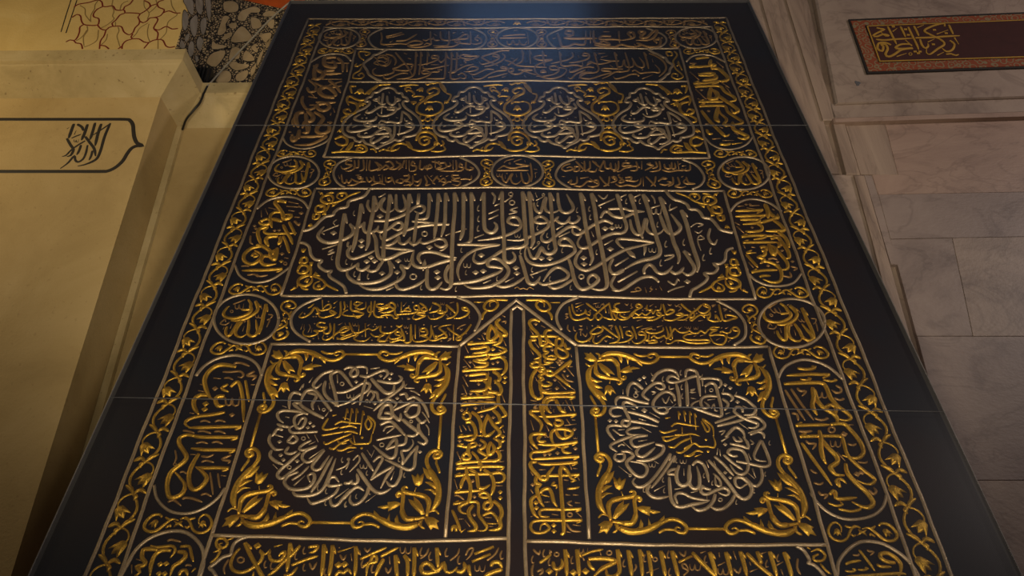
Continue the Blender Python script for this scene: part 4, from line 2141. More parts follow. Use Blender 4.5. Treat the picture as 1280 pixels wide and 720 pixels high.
def widths(kind, n, w):
    if kind == 'u': return [w] * n
    r = []
    for i in range(n):
        t = i / max(1, n - 1)
        if kind == 'a': k = 1.0 if t < .8 else 1.0 - (t - .8) / .2 * .6
        else: k = min(1.0, .72 + t / .15 * .28, .35 + (1 - t) / .22 * .65)
        r.append(w * k)
    return r


def draw(mb, prims, T=IDENT, s=1.0, flip=1, which=None, skip_tulips=False, B0=0.0, hf=0.48, lift=0.0):
    for thr, kind, P, ex, c in prims:
        if which and thr != which: continue
        if kind == 't':
            if skip_tulips: continue
            Q = tulip_pts(P[0], ex[0], ex[1])
            plate(mb, [T(p) for p in Q], 0.007, z0=0.001 + lift)
        elif kind == 'p':
            plate(mb, [T(p) for p in P], min(0.007, ex) * min(1, s) if hf > .1 else 0.0006, z0=0.001 + lift)
        else:
            closed = False
            Q = catmull([T(p) for p in P])
            # thin-over-thick weave: every stroke sits a hair above the one before it
            ribbon(mb, Q, widths(kind, len(Q), ex * s * 1.12), hf=hf, z0=0.0012 + lift)


# ------------------------------------------------------------------ materials
def new_mat(name):
    m = bpy.data.materials.new(name); m.use_nodes = True
    nt = m.node_tree
    b = nt.nodes['Principled BSDF']
    return m, nt, b


def link(nt, a, ao, b, bi): nt.links.new(a.outputs[ao], b.inputs[bi])


def ramp(nt, stops):
    r = nt.nodes.new('ShaderNodeValToRGB')
    el = r.color_ramp.elements
    el[0].position, el[0].color = stops[0][0], (*stops[0][1], 1)
    el[1].position, el[1].color = stops[1][0], (*stops[1][1], 1)
    for p, c in stops[2:]:
        e = el.new(p); e.color = (*c, 1)
    return r


def coords(nt, scale=(1, 1, 1), kind='Object'):
    tc = nt.nodes.new('ShaderNodeTexCoord'); mp = nt.nodes.new('ShaderNodeMapping')
    mp.inputs['Scale'].default_value = scale
    link(nt, tc, kind, mp, 0)
    return mp


def noise(nt, vec, scale, detail=4, rough=.55, dist=0.0):
    n = nt.nodes.new('ShaderNodeTexNoise')
    n.inputs['Scale'].default_value = scale; n.inputs['Detail'].default_value = detail
    n.inputs['Roughness'].default_value = rough; n.inputs['Distortion'].default_value = dist
    link(nt, vec, 0, n, 'Vector')
    return n


def bump(nt, src, out, b, strength, dist):
    n = nt.nodes.new('ShaderNodeBump')
    n.inputs['Strength'].default_value = strength; n.inputs['Distance'].default_value = dist
    link(nt, src, out, n, 'Height'); link(nt, n, 0, b, 'Normal')
    return n


def thread_mat(name, c0, c1, metallic, rough):
    m, nt, b = new_mat(name)
    mp = coords(nt)
    n1 = noise(nt, mp, 7, 3); n2 = noise(nt, mp, 260, 2)
    r = ramp(nt, [(.3, c0), (.7, c1)])
    mx = nt.nodes.new('ShaderNodeMath'); mx.operation = 'ADD'
    mu = nt.nodes.new('ShaderNodeMath'); mu.operation = 'MULTIPLY'; mu.inputs[1].default_value = .55
    ad = nt.nodes.new('ShaderNodeMath'); ad.operation = 'MULTIPLY'; ad.inputs[1].default_value = .45
    link(nt, n1, 0, mu, 0); link(nt, n2, 0, ad, 0); link(nt, mu, 0, mx, 0); link(nt, ad, 0, mx, 1)
    link(nt, mx, 0, r, 0); link(nt, r, 0, b, 'Base Color')
    b.inputs['Metallic'].default_value = metallic; b.inputs['Roughness'].default_value = rough
    bump(nt, n2, 0, b, .5, .004)
    return m


GOLD = thread_mat('gold_thread', (.22, .11, .012), (.80, .48, .05), .8, .34)
BRONZE_DIM_GOLD = thread_mat('bronze_dim_gold_thread', (.17, .09, .028), (.40, .23, .075), .7, .42)  # browner thread of the small marks; also upper-row gold with shade painted in
SILVER = thread_mat('silver_thread', (.22, .155, .095), (.60, .46, .29), .75, .38)
THREAD = {'gold': GOLD, 'bronze': BRONZE_DIM_GOLD, 'silver': SILVER}


def cloth_mat():
    m, nt, b = new_mat('black_silk')
    mp = coords(nt)
    n1 = noise(nt, mp, 1.6, 2, .5)
    r = ramp(nt, [(.40, (.0045, .005, .010)), (.62, (.009, .0042, .0055))])
    link(nt, n1, 0, r, 0); link(nt, r, 0, b, 'Base Color')
    w = nt.nodes.new('ShaderNodeTexWave'); w.inputs['Scale'].default_value = 90; w.bands_direction = 'DIAGONAL'
    w.inputs['Distortion'].default_value = .4
    link(nt, mp, 0, w, 'Vector')
    bump(nt, w, 1, b, .25, .002)
    b.inputs['Roughness'].default_value = .7
    b.inputs['Specular IOR Level'].default_value = .12
    return m


SILK = cloth_mat()


def plain(name, col, rough=.6, metallic=0.0):
    m, nt, b = new_mat(name)
    mp = coords(nt); n = noise(nt, mp, 14, 3)
    r = ramp(nt, [(.3, tuple(c * .88 for c in col)), (.7, tuple(min(1, c * 1.1) for c in col))])
    link(nt, n, 0, r, 0); link(nt, r, 0, b, 'Base Color')
    b.inputs['Roughness'].default_value = rough; b.inputs['Metallic'].default_value = metallic
    return m


def glass_mat():
    m, nt, b = new_mat('pane_glass')
    nt.nodes.remove(b)
    out = nt.nodes['Material Output']
    tr = nt.nodes.new('ShaderNodeBsdfTransparent'); tr.inputs[0].default_value = (.97, .975, .975, 1)
    gl = nt.nodes.new('ShaderNodeBsdfGlossy'); gl.inputs['Roughness'].default_value = .27
    gl.inputs[0].default_value = (1, 1, 1, 1)
    lw = nt.nodes.new('ShaderNodeLayerWeight'); lw.inputs[0].default_value = .5
    pw = nt.nodes.new('ShaderNodeMath'); pw.operation = 'POWER'; pw.inputs[1].default_value = 5
    ma = nt.nodes.new('ShaderNodeMath'); ma.operation = 'MULTIPLY_ADD'; ma.inputs[1].default_value = .96; ma.inputs[2].default_value = .04
    mix = nt.nodes.new('ShaderNodeMixShader')
    link(nt, lw, 'Facing', pw, 0); link(nt, pw, 0, ma, 0); link(nt, ma, 0, mix, 0)
    link(nt, tr, 0, mix, 1); link(nt, gl, 0, mix, 2); link(nt, mix, 0, out, 'Surface')
    return m


GLASS = glass_mat()
BOARD = plain('black_board', (.012, .011, .013), .5)
RAIL = plain('dull_steel', (.17, .16, .16), .45, .5)
JOINT = plain('grey_sealant', (.085, .085, .095), .5)


def stone_mat(name, c0, c1, c2, scale=3.0, speck=0.0):
    m, nt, b = new_mat(name)
    mp = coords(nt, (1, 1, 1))
    n1 = noise(nt, mp, scale, 6, .6, .6)
    r = ramp(nt, [(.28, c0), (.52, c1), (.78, c2)])
    link(nt, n1, 0, r, 0)
    last = r
    if speck:
        n3 = noise(nt, mp, 34, 2, .5)
        r3 = ramp(nt, [(.66, (1, 1, 1)), (.74, (.45, .38, .3))])
        link(nt, n3, 0, r3, 0)
        mx = nt.nodes.new('ShaderNodeMixRGB'); mx.blend_type = 'MULTIPLY'; mx.inputs[0].default_value = speck
        link(nt, r, 0, mx, 1); link(nt, r3, 0, mx, 2); last = mx
    link(nt, last, 0, b, 'Base Color')
    n2 = noise(nt, mp, 60, 4)
    bump(nt, n2, 0, b, .25, .01)
    b.inputs['Roughness'].default_value = .72
    return m


LIME = stone_mat('painted_limestone', (.40, .285, .12), (.50, .365, .165), (.58, .44, .22), 1.6, .25)
LIME_DIRTY = stone_mat('stained_limestone', (.40, .31, .15), (.52, .41, .21), (.60, .49, .28), 4, .75)
CREAM = stone_mat('cream_paint', (.64, .46, .17), (.72, .53, .21), (.78, .60, .27), 2.5)


def marble_mat(name, tint=(1, 1, 1), stretch=(1, 1, 1)):
    m, nt, b = new_mat(name)
    mp = coords(nt, stretch)
    n1 = noise(nt, mp, 1.7, 6, .62, 1.2)
    c = [(.20, .150, .125), (.325, .250, .205), (.40, .315, .255)]
    r = ramp(nt, [(.30, tuple(x * t for x, t in zip(c[0], tint))), (.48, tuple(x * t for x, t in zip(c[1], tint))), (.75, tuple(x * t for x, t in zip(c[2], tint)))])
    link(nt, n1, 0, r, 0)
    n2 = noise(nt, mp, 1.5, 4, .6, 1.3)
    r2 = ramp(nt, [(.475, (1, 1, 1)), (.5, (.55, .53, .53)), (.525, (1, 1, 1))])
    link(nt, n2, 0, r2, 0)
    mx = nt.nodes.new('ShaderNodeMixRGB'); mx.blend_type = 'MULTIPLY'; mx.inputs[0].default_value = .42
    link(nt, r, 0, mx, 1); link(nt, r2, 0, mx, 2)
    link(nt, mx, 0, b, 'Base Color')
    n3 = noise(nt, mp, 45, 4)
    bump(nt, n3, 0, b, .2, .008)
    b.inputs['Roughness'].default_value = .5
    return m


MARBLE = [marble_mat('veined_marble', (1, 1, 1), (1, 1, 1.3)), marble_mat('rosy_marble', (1.06, .96, .93), (.8, 1, 1.6)),
          marble_mat('grey_marble', (.84, .85, .92), (.8, 1, 1.3)), marble_mat('streaked_marble', (1.02, .99, .95), (3, 3, .35))]
INK = plain('black_ink', (.018, .014, .012), .6)
OXBLOOD = plain('red_paint', (.20, .018, .008), .6)
OLIVE = plain('olive_paint', (.30, .20, .065), .6)
ORANGE = plain('orange_paint', (.50, .085, .008), .6)


def pebble_mat():
    m, nt, b = new_mat('painted_pebbles')
    mp = coords(nt)
    v = nt.nodes.new('ShaderNodeTexVoronoi'); v.feature = 'DISTANCE_TO_EDGE'; v.inputs['Scale'].default_value = 40
    link(nt, mp, 0, v, 'Vector')
    r = ramp(nt, [(.12, (.012, .010, .012)), (.20, (.50, .38, .22))])
    link(nt, v, 0, r, 0); link(nt, r, 0, b, 'Base Color')
    b.inputs['Roughness'].default_value = .65
    return m


PEBBLE = pebble_mat()
STONE = stone_mat('painted_stone', (.38, .28, .15), (.50, .37, .21), (.58, .45, .27), 6)
STONE_GREY = stone_mat('painted_grey_stone', (.28, .25, .20), (.38, .345, .29), (.46, .42, .36), 6)

# ------------------------------------------------------------------ the hall: floor, walls
G = {}
for nm, thr, pr in parse(TRACE):
    G.setdefault(nm, []).append((thr, pr))

YB, YP = 4.12, 3.80                        # depth of the rear wall and of the pier face
NY = Vector((0, -1, 0))


def onY(x, y, Y): return hit(x, y, (0, Y, 0), NY)


mb = MB(); mb.box(-7, 7, -6, 6.5, -.1, 0)
tag(mb.build('floor', plain('red_carpet', (.16, .03, .025), .9)), kind='structure')

Z_IMP0 = EYE.z + .925 * YB                 # foot of the impost
Z_IMP1 = EYE.z + 1.1026 * (YP - .2)        # where its splay meets the fascia
Z_IMP2 = EYE.z + 1.1316 * (YP - .2)        # top of the fascia
XA = -.6375 * YP                           # outer corner of the pier
XC = -.5865 * YB                           # inner corner on the rear wall
XE = -0.4                                  # rear ledge runs on behind the curtain
PJ = .2

# rear wall behind the curtain (plastered left part)
mb = MB(); mb.box(XC - .4, .9, YB, YB + .3, 0, Z_IMP0)
wall_back = tag(mb.build('wall_back', LIME), kind='structure')
# the pier
mb = MB()
fr = [(-6.5, YP), (XA, YP), (XC, YB), (XC, YB + .3), (-6.5, YB + .3)]
mb.add([(x, y, 0) for x, y in fr] + [(x, y, Z_IMP0) for x, y in fr],
       [(0, 1, 6, 5), (1, 2, 7, 6), (2, 3, 8, 7), (3, 4, 9, 8), (4, 0, 5, 9), (5, 6, 7, 8, 9)])
wall_left = tag(mb.build('wall_left', LIME), kind='structure')
# slim fillet in the corner between pier and rear wall
mb = MB(); x0 = XC + .002
mb.box(x0, x0 + .045, YB - .035, YB - .001, 0, Z_IMP0 - .01)
tag(mb.build('trim_1', LIME_DIRTY), kind='structure')
# impost: splayed moulding that wraps the pier and runs on along the rear wall
lo = [Vector((-6.5, YP, Z_IMP0)), Vector((XA, YP, Z_IMP0)), Vector((XC, YB, Z_IMP0)), Vector((XE, YB, Z_IMP0))]
off = [Vector((0, -PJ, 0)), Vector((PJ, -PJ, 0)), Vector((PJ, -PJ, 0)), Vector((0, -PJ, 0))]
rows = []
for s, z in ((0, Z_IMP0), (.12, Z_IMP0 + .02), (.86, Z_IMP1 - .022), (.90, Z_IMP1 - .012), (1.0, Z_IMP1), (1.0, Z_IMP2)):
    rows.append([Vector((p.x, p.y, z)) + o * s for p, o in zip(lo, off)])
rows.append([Vector((-6.5, YB + .3, Z_IMP2)), Vector((XC, YB + .3, Z_IMP2)), Vector((XC + .01, YB + .3, Z_IMP2)), Vector((XE, YB + .3, Z_IMP2))])
mb = MB(); vs = [p for r in rows for p in r]; fs = []
for k in range(len(rows) - 1):
    for i in range(3): fs.append((k * 4 + i, k * 4 + i + 1, (k + 1) * 4 + i + 1, (k + 1) * 4 + i))
k = len(vs)
vs += [Vector((XE, YB + .3, Z_IMP0))]
fs.append(tuple([i * 4 + 3 for i in range(len(rows))] + [k]))
mb.add(vs, fs)
tag(mb.build('trim_2', LIME_DIRTY), kind='structure')
# arch springing above the impost: veined front, pebbled soffit, pebbled rear wall, orange band
mb = MB(); mb.box(-6.5, XA - .01, YP + .01, YB + .3, Z_IMP2, 9.5)
wall_arch = tag(mb.build('wall_arch', CREAM), kind='structure')
mb = MB(); mb.box(XA - .01, XA + .002, YP + .012, YB - .001, Z_IMP2 + .001, 9.5)
soffit = mb.build('painted_soffit', PEBBLE, wall_arch)
zo = onY(330, 8, YB).z
mb = MB(); mb.box(XC - .4, -1.32, YB, YB + .3, Z_IMP2, 9.5)
wall_upper = tag(mb.build('wall_upper', PEBBLE), kind='structure')
a, b_ = onY(300, 0, YB), onY(364, 14, YB)
qd = [onY(285, -4, YB), onY(372, 15, YB), onY(420, -60, YB), onY(290, -60, YB)]
mb = MB(); mb.prism([p + NY * .004 for p in qd], Vector((0, .003, 0)))
mb.build('orange_band', ORANGE, wall_upper)


def paint_on(prims, conv, name, mat, parent, thick=.0012, poly_each=None):
    """flat paint: traced pixels carried on to a wall; conv maps a pixel to the wall, normal -Y side"""
    mb = MB()
    for thr, kind, P, ex, c in prims:
        pass
    return mb


def wall_trace(text_group, p0, n, name, mat, parent, each=False, hf=.05, thick=.0015, material_for=None):
    """strokes / patches traced on a flat wall: local frame (u, v) of that wall"""
    n = Vector(n).normalized()
    u = Vector((0, 0, 1)).cross(n).normalized() * 1.0
    v = n.cross(u).normalized()
    p0 = Vector(p0)
    rot = Matrix((u, -n, v)).transposed()
    objs = []
    mb = MB()
    for kind, pix, w in text_group:
        pts = []
        for x, y in pix:
            q = hit(x, y, p0, n) - p0
            pts.append((q.dot(u), q.dot(v)))
        if kind in 'us':
            c = pix[len(pix) // 2]
            q1, q2 = hit(c[0] - .5, c[1], p0, n), hit(c[0] + .5, c[1], p0, n)
            W = w * (q1 - q2).length
            Q = catmull(pts, step=.02)
            ribbon(mb, Q, widths(kind, len(Q), W), hf=hf, z0=.0008, hmax=.004)
        else:
            if each: mb = MB()
            Q = catmull(pts, closed=True, step=.05)
            cx_, cy_ = sum(p[0] for p in Q) / len(Q), sum(p[1] for p in Q) / len(Q)
            if each:
                Q = [(cx_ + (p[0] - cx_) * 1.10, cy_ + (p[1] - cy_) * 1.10) for p in Q]
            plate(mb, Q, thick, .0005, .80 if each else .97, flat=each)
            if each:
                o = mb.build(name, mat, None); o.data.materials.append(INK)
                o.data.polygons.foreach_set('material_index', [0 if len(f.vertices) > 4 else 1 for f in o.data.polygons])
                objs.append(o)
    if not each: objs.append(mb.build(name, mat, None))
    for o in objs:
        m = rot.to_4x4(); m.translation = p0
        o.matrix_world = m
        if parent:
            o.parent = parent
            o.matrix_parent_inverse = parent.matrix_world.inverted()
    return objs


def raw(name):
    """the traced pixels themselves (for the walls): [(kind, pixels, width in px)]"""
    out = []; on = False; ox = oy = 0; sc = 1
    for line in TRACE.strip().splitlines():
        t = line.split()
        if not t: continue
        if t[0] == '@': on = t[1] == name; continue
        if t[0] == '#':
            ox, oy, sc = map(float, t[1:4]); continue
        if not on: continue
        if t[0] in 'do':
            q = list(map(float, t[1:]))
            if t[0] == 'd':
                r = q[0] / sc
                for i in range(1, len(q) - 1, 2):
                    x, y = ox + q[i] / sc, oy + q[i + 1] / sc
                    out.append(('u', [(x - r, y), (x + r, y)], r * 1.6))
            else:
                x, y, r = ox + q[2] / sc, oy + q[3] / sc, q[0] / sc
                out.append(('u', [(x + r * math.cos(k * math.pi / 5), y + r * .8 * math.sin(k * math.pi / 5)) for k in range(11)], q[1] / sc))
        if t[0] in 'suafw':
            q = list(map(float, t[1:]))
            w, q = (q[0] / sc, q[1:]) if t[0] != 'f' else (0, q)
            pp = [(ox + q[i] / sc, oy + q[i + 1] / sc) for i in range(0, len(q) - 1, 2)]
            if t[0] == 'w':
                S = w; x, y = pp[0]
                pp = [(x + i * S, y + j * S) for i, j in ((-.95, -.5), (-.85, .4), (-.3, .5), (-.05, -.4), (.1, .5), (.75, .5), (.95, -.6))]; w = S * .3
            out.append(('p' if t[0] == 'f' else ('u' if t[0] in 'u' else 's'), pp, w))
    return out


FRONT = (0, -1, 0)
YA = YP + .01
wall_trace(raw('arch_vein'), (0, YA, 6), FRONT, 'red_vein', OXBLOOD, wall_arch)
wall_trace(raw('arch_vein_pale'), (0, YA, 6), FRONT, 'olive_vein', OLIVE, wall_arch)
wall_trace(raw('arch_border'), (0, YA, 6), FRONT, 'border_line', INK, wall_arch)
wall_trace(raw('pier_lettering'), (0, YP, 4), FRONT, 'painted_lettering', INK, wall_left)
wall_trace(raw('pier_outline'), (0, YP, 4), FRONT, 'painted_cartouche', INK, wall_left)
wall_trace(raw('wall_stones'), (0, YB, 6), FRONT, 'painted_stone', STONE, wall_upper, each=True)
wall_trace(raw('soffit_stones'), (XA + .002, 0, 6), (1, 0, 0), 'painted_stone', STONE_GREY, wall_arch, each=True)

# ------------------------------------------------------------------ marble wall on the right
ALF = math.radians(-2.3)
RN = Vector((math.sin(ALF), -math.cos(ALF), 0))          # faces the room, turned a little towards it
RP = Vector((2.0, YB - .02, 4.0))
RB = -RN


def rw(x, y, d=0.0): return hit(x, y, RP + RN * d, RN)


mb = MB()
quad = [hit(x, 200, RP, RN) for x in (845, 2000)]
pA, pB = quad
mb.prism([Vector((pA.x, pA.y, 0)), Vector((pB.x, pB.y, 0)), Vector((pB.x, pB.y, 9.5)), Vector((pA.x, pA.y, 9.5))], RB * .3)
wall_right = tag(mb.build('wall_right', MARBLE[0]), kind='structure')
# strip of marble above the curtain
mb = MB(); mb.box(-1.315, pA.x, YB - .01, YB + .3, Z_IMP0 - .4, 9.5)
wall_top = tag(mb.build('wall_top', MARBLE[1]), kind='structure')


def vx(x0, y): return 619 + (x0 - 619) * (y + 1190) / 1190.0     # image of a true vertical through (x0, 0)


def slab(quad_px, th, mat, name='marble_slab', bev=.004):
    # courses run on to the right beyond the photo
    quad_px = [(1700, y + 370 * (-.042 + .000085 * y)) if x == 1330 else (x, y) for x, y in quad_px]
    q = [rw(x, y, th) for x, y in quad_px]
    mb = MB(); mb.prism(q, RB * (th + .02), bev)
    return mb.build(name, mat, wall_right)


def strip(xa, xb, y0, y1, th, mat, bev=.006):
    return slab([(vx(xa, y0), y0), (vx(xb, y0), y0), (vx(xb, y1), y1), (vx(xa, y1), y1)], th, mat, 'marble_moulding', bev)


strip(890, 952, -60, 217, .030, MARBLE[3])
strip(952, 969, -60, 217, .044, MARBLE[3])
strip(969, 983, -60, 217, .038, MARBLE[3], .003)
strip(983, 998, -60, 150, .052, MARBLE[3])
strip(998, 1009, -60, 150, .030, MARBLE[3], .003)
# the framed field with the hanging panel
slab([(1008, -60), (1330, -70), (1330, 118), (1045, 129)], .075, MARBLE[0], bev=.012)
slab([(1037, 129.6), (1330, 118.4), (1330, 136.4), (1041, 147.6)], .052, MARBLE[0], 'marble_moulding')
slab([(1041, 147.8), (1330, 136.6), (1330, 143), (1043, 153)], .078, MARBLE[1], 'marble_moulding', .008)
slab([(1056, 153), (1105.2, 151.4), (1122.4, 218.4), (1076, 218)], .040, MARBLE[3], bev=.002)
slab([(1105.4, 151.4), (1330, 143.6), (1330, 240), (1098, 243), (1090, 218.6), (1122.6, 218.6)], .038, MARBLE[1], bev=.002)
slab([(1041, 153), (1055.6, 153), (1075.6, 217.8), (1058, 217.8)], .058, MARBLE[3], 'marble_moulding', .008)
slab([(1032, 218.2), (1067, 218.2), (1090, 300), (1155, 560), (1120, 560)], .046, MARBLE[0], 'marble_moulding', .003)
slab([(1067.4, 218.2), (1080, 218.2), (1113, 330), (1176, 560), (1156, 560), (1090, 300)], .062, MARBLE[3], 'marble_moulding', .008)
slab([(1080.4, 218.6), (1090, 219), (1098, 243.2), (1113, 299), (1123, 331), (1113.6, 330)], .034, MARBLE[2], bev=.003)
slab([(1098.2, 243.3), (1330, 240.3), (1330, 294.4), (1113, 298.4)], .037, MARBLE[2], bev=.002)
slab([(1113.2, 299), (1190, 297.4), (1216, 420), (1146, 420)], .033, MARBLE[2], bev=.002)
slab([(1190.3, 297.4), (1330, 295), (1375, 420), (1216.3, 420)], .035, MARBLE[0], bev=.002)
slab([(1146.4, 420.4), (1376, 420.4), (1440, 600), (1194, 600)], .032, MARBLE[2], bev=.002)
slab([(1194.4, 600.6), (1442, 600.6), (1490, 760), (1238, 760)], .034, MARBLE[0], bev=.002)
# chipped dowel hole beside the panel
q = rw(1072, 104, .075)
mb = MB()
ring = []
for k in range(9):
    an = k * 2 * math.pi / 9; rr = .021 * (1 + .25 * math.sin(3 * an + 1))
    ring.append(q + Vector((math.cos(an) * rr, 0, math.sin(an) * rr * 1.25)) + RN * .002)
mb.prism(ring, RB * .01, .002)
mb.build('dowel_plug', plain('grey_mortar', (.10, .10, .11), .9), wall_right)

# ------------------------------------------------------------------ hanging embroidered panel on the marble
DP = .077


def pq(x, y, d=0.0): return hit(x, y, RP + RN * (DP + d), RN)


base_c = (pq(1084, 92) + pq(1447, 78.6)) / 2
panel = empty('calligraphy_hanging', base_c)
tag(panel, 'small dark red calligraphy panel with patterned red border on the marble wall', 'wall hanging')


def child(mb, name, mat, parent, smooth=False):
    o = mb.build(name, mat, None, smooth)
    o.parent = parent
    o.matrix_parent_inverse = parent.matrix_world.inverted()
    return o


def quadpart(px4, d, th, name, mat, bev=.002):
    mb = MB(); mb.prism([pq(x, y, d + th) for x, y in px4], RB * th, bev)
    return child(mb, name, mat, panel)


def border_mat():
    m, nt, b = new_mat('red_brocade')
    mp = coords(nt, (1, 1, 1))
    w = nt.nodes.new('ShaderNodeTexVoronoi'); w.inputs['Scale'].default_value = 20; w.feature = 'F1'
    link(nt, mp, 0, w, 'Vector')
    sn = nt.nodes.new('ShaderNodeMath'); sn.operation = 'SINE'
    mu = nt.nodes.new('ShaderNodeMath'); mu.operation = 'MULTIPLY'; mu.inputs[1].default_value = 16
    link(nt, w, 'Distance', mu, 0); link(nt, mu, 0, sn, 0)
    r = ramp(nt, [(.35, (.23, .05, .016)), (.62, (.22, .165, .09))])
    link(nt, sn, 0, r, 0); link(nt, r, 0, b, 'Base Color')
    b.inputs['Roughness'].default_value = .8
    return m


BROCADE = border_mat()
MAROON = plain('maroon_velvet', (.045, .010, .009), .85)
quadpart([(1060.5, 24), (1400, 10.1), (1447, 78.6), (1084, 92)], 0, .012, 'black_edging', INK)
quadpart([(1063.5, 26), (1397, 12.3), (1443, 76.6), (1086, 89)], .0122, .004, 'brocade_border', BROCADE)
quadpart([(1081, 31.5), (1376, 20.2), (1411, 67.2), (1099.5, 78)], .0164, .003, 'black_piping', INK)
quadpart([(1083, 33), (1373.5, 21.9), (1409, 65.9), (1101, 76)], .0196, .003, 'maroon_field', MAROON)
GOLDP = plain('gold_paint', (.52, .30, .05), .5, .3)
for nm, nn in (('frame_lettering', 'lettering'), ('frame_border', 'gold_braid')):
    wall_trace(raw(nm), RP + RN * (DP + .0228), RN, nn, GOLDP, panel, hf=.25)

# ------------------------------------------------------------------ lamp box and cable on the ledge
zl = Z_IMP2
yb_front = YB - .02
c = onY(250, 88, YB - .10)
spk = empty('spotlight', (c.x, YB - .10, zl))
tag(spk, 'black finned floodlight standing on the stone ledge by the painted wall', 'floodlight')
BLK = plain('black_metal', (.010, .010, .011), .45)
mb = MB()
mb.box(-.115, .115, -.055, .065, .035, .215)
o = mb.build('housing', BLK, spk)
bv = o.modifiers.new('bevel', 'BEVEL'); bv.width = .012; bv.segments = 2
for k in range(8):
    mb = MB(); xx = -.098 + k * .028
    mb.box(xx, xx + .010, -.080, -.054, .05, .20)
    mb.build('cooling_fin', BLK, spk)
mb = MB(); mb.box(-.13, -.118, -.02, .03, 0, .14); mb.box(.118, .13, -.02, .03, 0, .14); mb.box(-.13, .13, -.02, .03, 0, .012)
mb.build('bracket', BLK, spk)


def tube(mb, pts, r, n=6):
    P = [Vector(p) for p in pts]
    vs, fs = [], []
    for i, p in enumerate(P):
        t = (P[min(i + 1, len(P) - 1)] - P[max(0, i - 1)]).normalized()
        s = t.cross(Vector((0, .3, 1))).normalized(); q = t.cross(s)
        for k in range(n):
            an = 2 * math.pi * k / n
            vs.append(p + (s * math.cos(an) + q * math.sin(an)) * r)
    for i in range(len(P) - 1):
        for k in range(n):
            fs.append((i * n + k, i * n + (k + 1) % n, (i + 1) * n + (k + 1) % n, (i + 1) * n + k))
    mb.add(vs, fs)


def spath(pts, m=6):
    return [Vector(p) for p in catmull([tuple(p) for p in pts], step=.02)]


cw = [onY(372, -4, YB - .03), onY(362, 3, YB - .03), onY(340, 22, YB - .03), onY(316, 47, YB - .03), onY(290, 74, YB - .06), onY(270, 96, YB - .14), onY(259, 108, YB - .21)]
cb = [onY(259, 108, YB - .21), onY(254, 118, YB - .23), onY(250, 128, YB - .23), onY(241, 139, YB - .21), onY(233, 149, YB - .16), onY(228, 162, YB - .06)]
cable = empty('power_cable', cb[-1])
tag(cable, 'thin power cable running from painted wall over the stone ledge', 'cable')
mb = MB(); tube(mb, spath(cw), .007); child(mb, 'white_lead', plain('white_plastic', (.42, .38, .31), .5), cable, True)
mb = MB(); tube(mb, spath(cb), .008); child(mb, 'black_lead', BLK, cable, True)

# ------------------------------------------------------------------ display frame that carries the curtain
B_BOT = -0.98
PLOC = EYE + M3 @ Vector((0, D, B_BOT))
A_L, A_R, B_TOP = -1.82, 1.912, 5.815
frame = empty('display_frame', PLOC, M3)
tag(frame, 'tall black glazed display frame leaning against the wall behind the gold curtain', 'display frame')


def local_box(name, a0, a1, h0, h1, b0, b1, mat, parent, bev=0):
    mb = MB(); mb.box(a0, a1, -h1, -h0, b0 - B_BOT, b1 - B_BOT)
    o = mb.build(name, mat, parent)
    if bev:
        m = o.modifiers.new('bevel', 'BEVEL'); m.width = bev; m.segments = 2
    return o


local_box('backing_board', A_L, A_R, -.045, -.004, B_BOT, B_TOP, BOARD, frame)
GH = .018
local_box('frame_rail', A_L - .006, A_L - .001, -.045, GH + .007, B_BOT, B_TOP + .012, RAIL, frame, .002)
local_box('frame_rail', A_R + .001, A_R + .006, -.045, GH + .007, B_BOT, B_TOP + .012, RAIL, frame, .002)
local_box('frame_rail', A_L, A_R, -.045, GH + .007, B_TOP + .001, B_TOP + .006, RAIL, frame, .002)
local_box('frame_rail', A_L, A_R, -.045, GH + .007, B_BOT, B_BOT + .05, RAIL, frame, .002)
# three panes, butt-jointed; the joints run where the photo shows the fine lines across the frame
jl, jr = [pl(141, 500), pl(320, 160)], [pl(1175, 518), pl(972, 160)]


def joint_b(a, k): 
    (a0, b0), (a1, b1) = jl[k], jr[k]
    return b0 + (b1 - b0) * (a - a0) / (a1 - a0)


edges = [(B_BOT + .05, B_BOT + .05), (joint_b(A_L, 0), joint_b(A_R, 0)), (joint_b(A_L, 1), joint_b(A_R, 1)), (B_TOP, B_TOP)]
for k in range(3):
    l0, r0 = edges[k]; l1, r1 = edges[k + 1]
    g = .0016
    mb = MB()
    q = [Vector((A_L, -GH - .006, l0 - B_BOT + g)), Vector((A_R, -GH - .006, r0 - B_BOT + g)), Vector((A_R, -GH - .006, r1 - B_BOT - g)), Vector((A_L, -GH - .006, l1 - B_BOT - g))]
    mb.prism(q, Vector((0, .006, 0)))
    mb.build('glass_pane', GLASS, frame)
    if k < 2:
        w_ = .0005 if k == 0 else .0003
        mb = MB()
        q = [Vector((A_L, -GH - .0062, l1 - B_BOT - w_)), Vector((A_R, -GH - .0062, r1 - B_BOT - w_)), Vector((A_R, -GH - .0062, r1 - B_BOT + w_)), Vector((A_L, -GH - .0062, l1 - B_BOT + w_))]
        mb.prism(q, Vector((0, .006, 0)))
        mb.build('pane_joint', JOINT, frame)

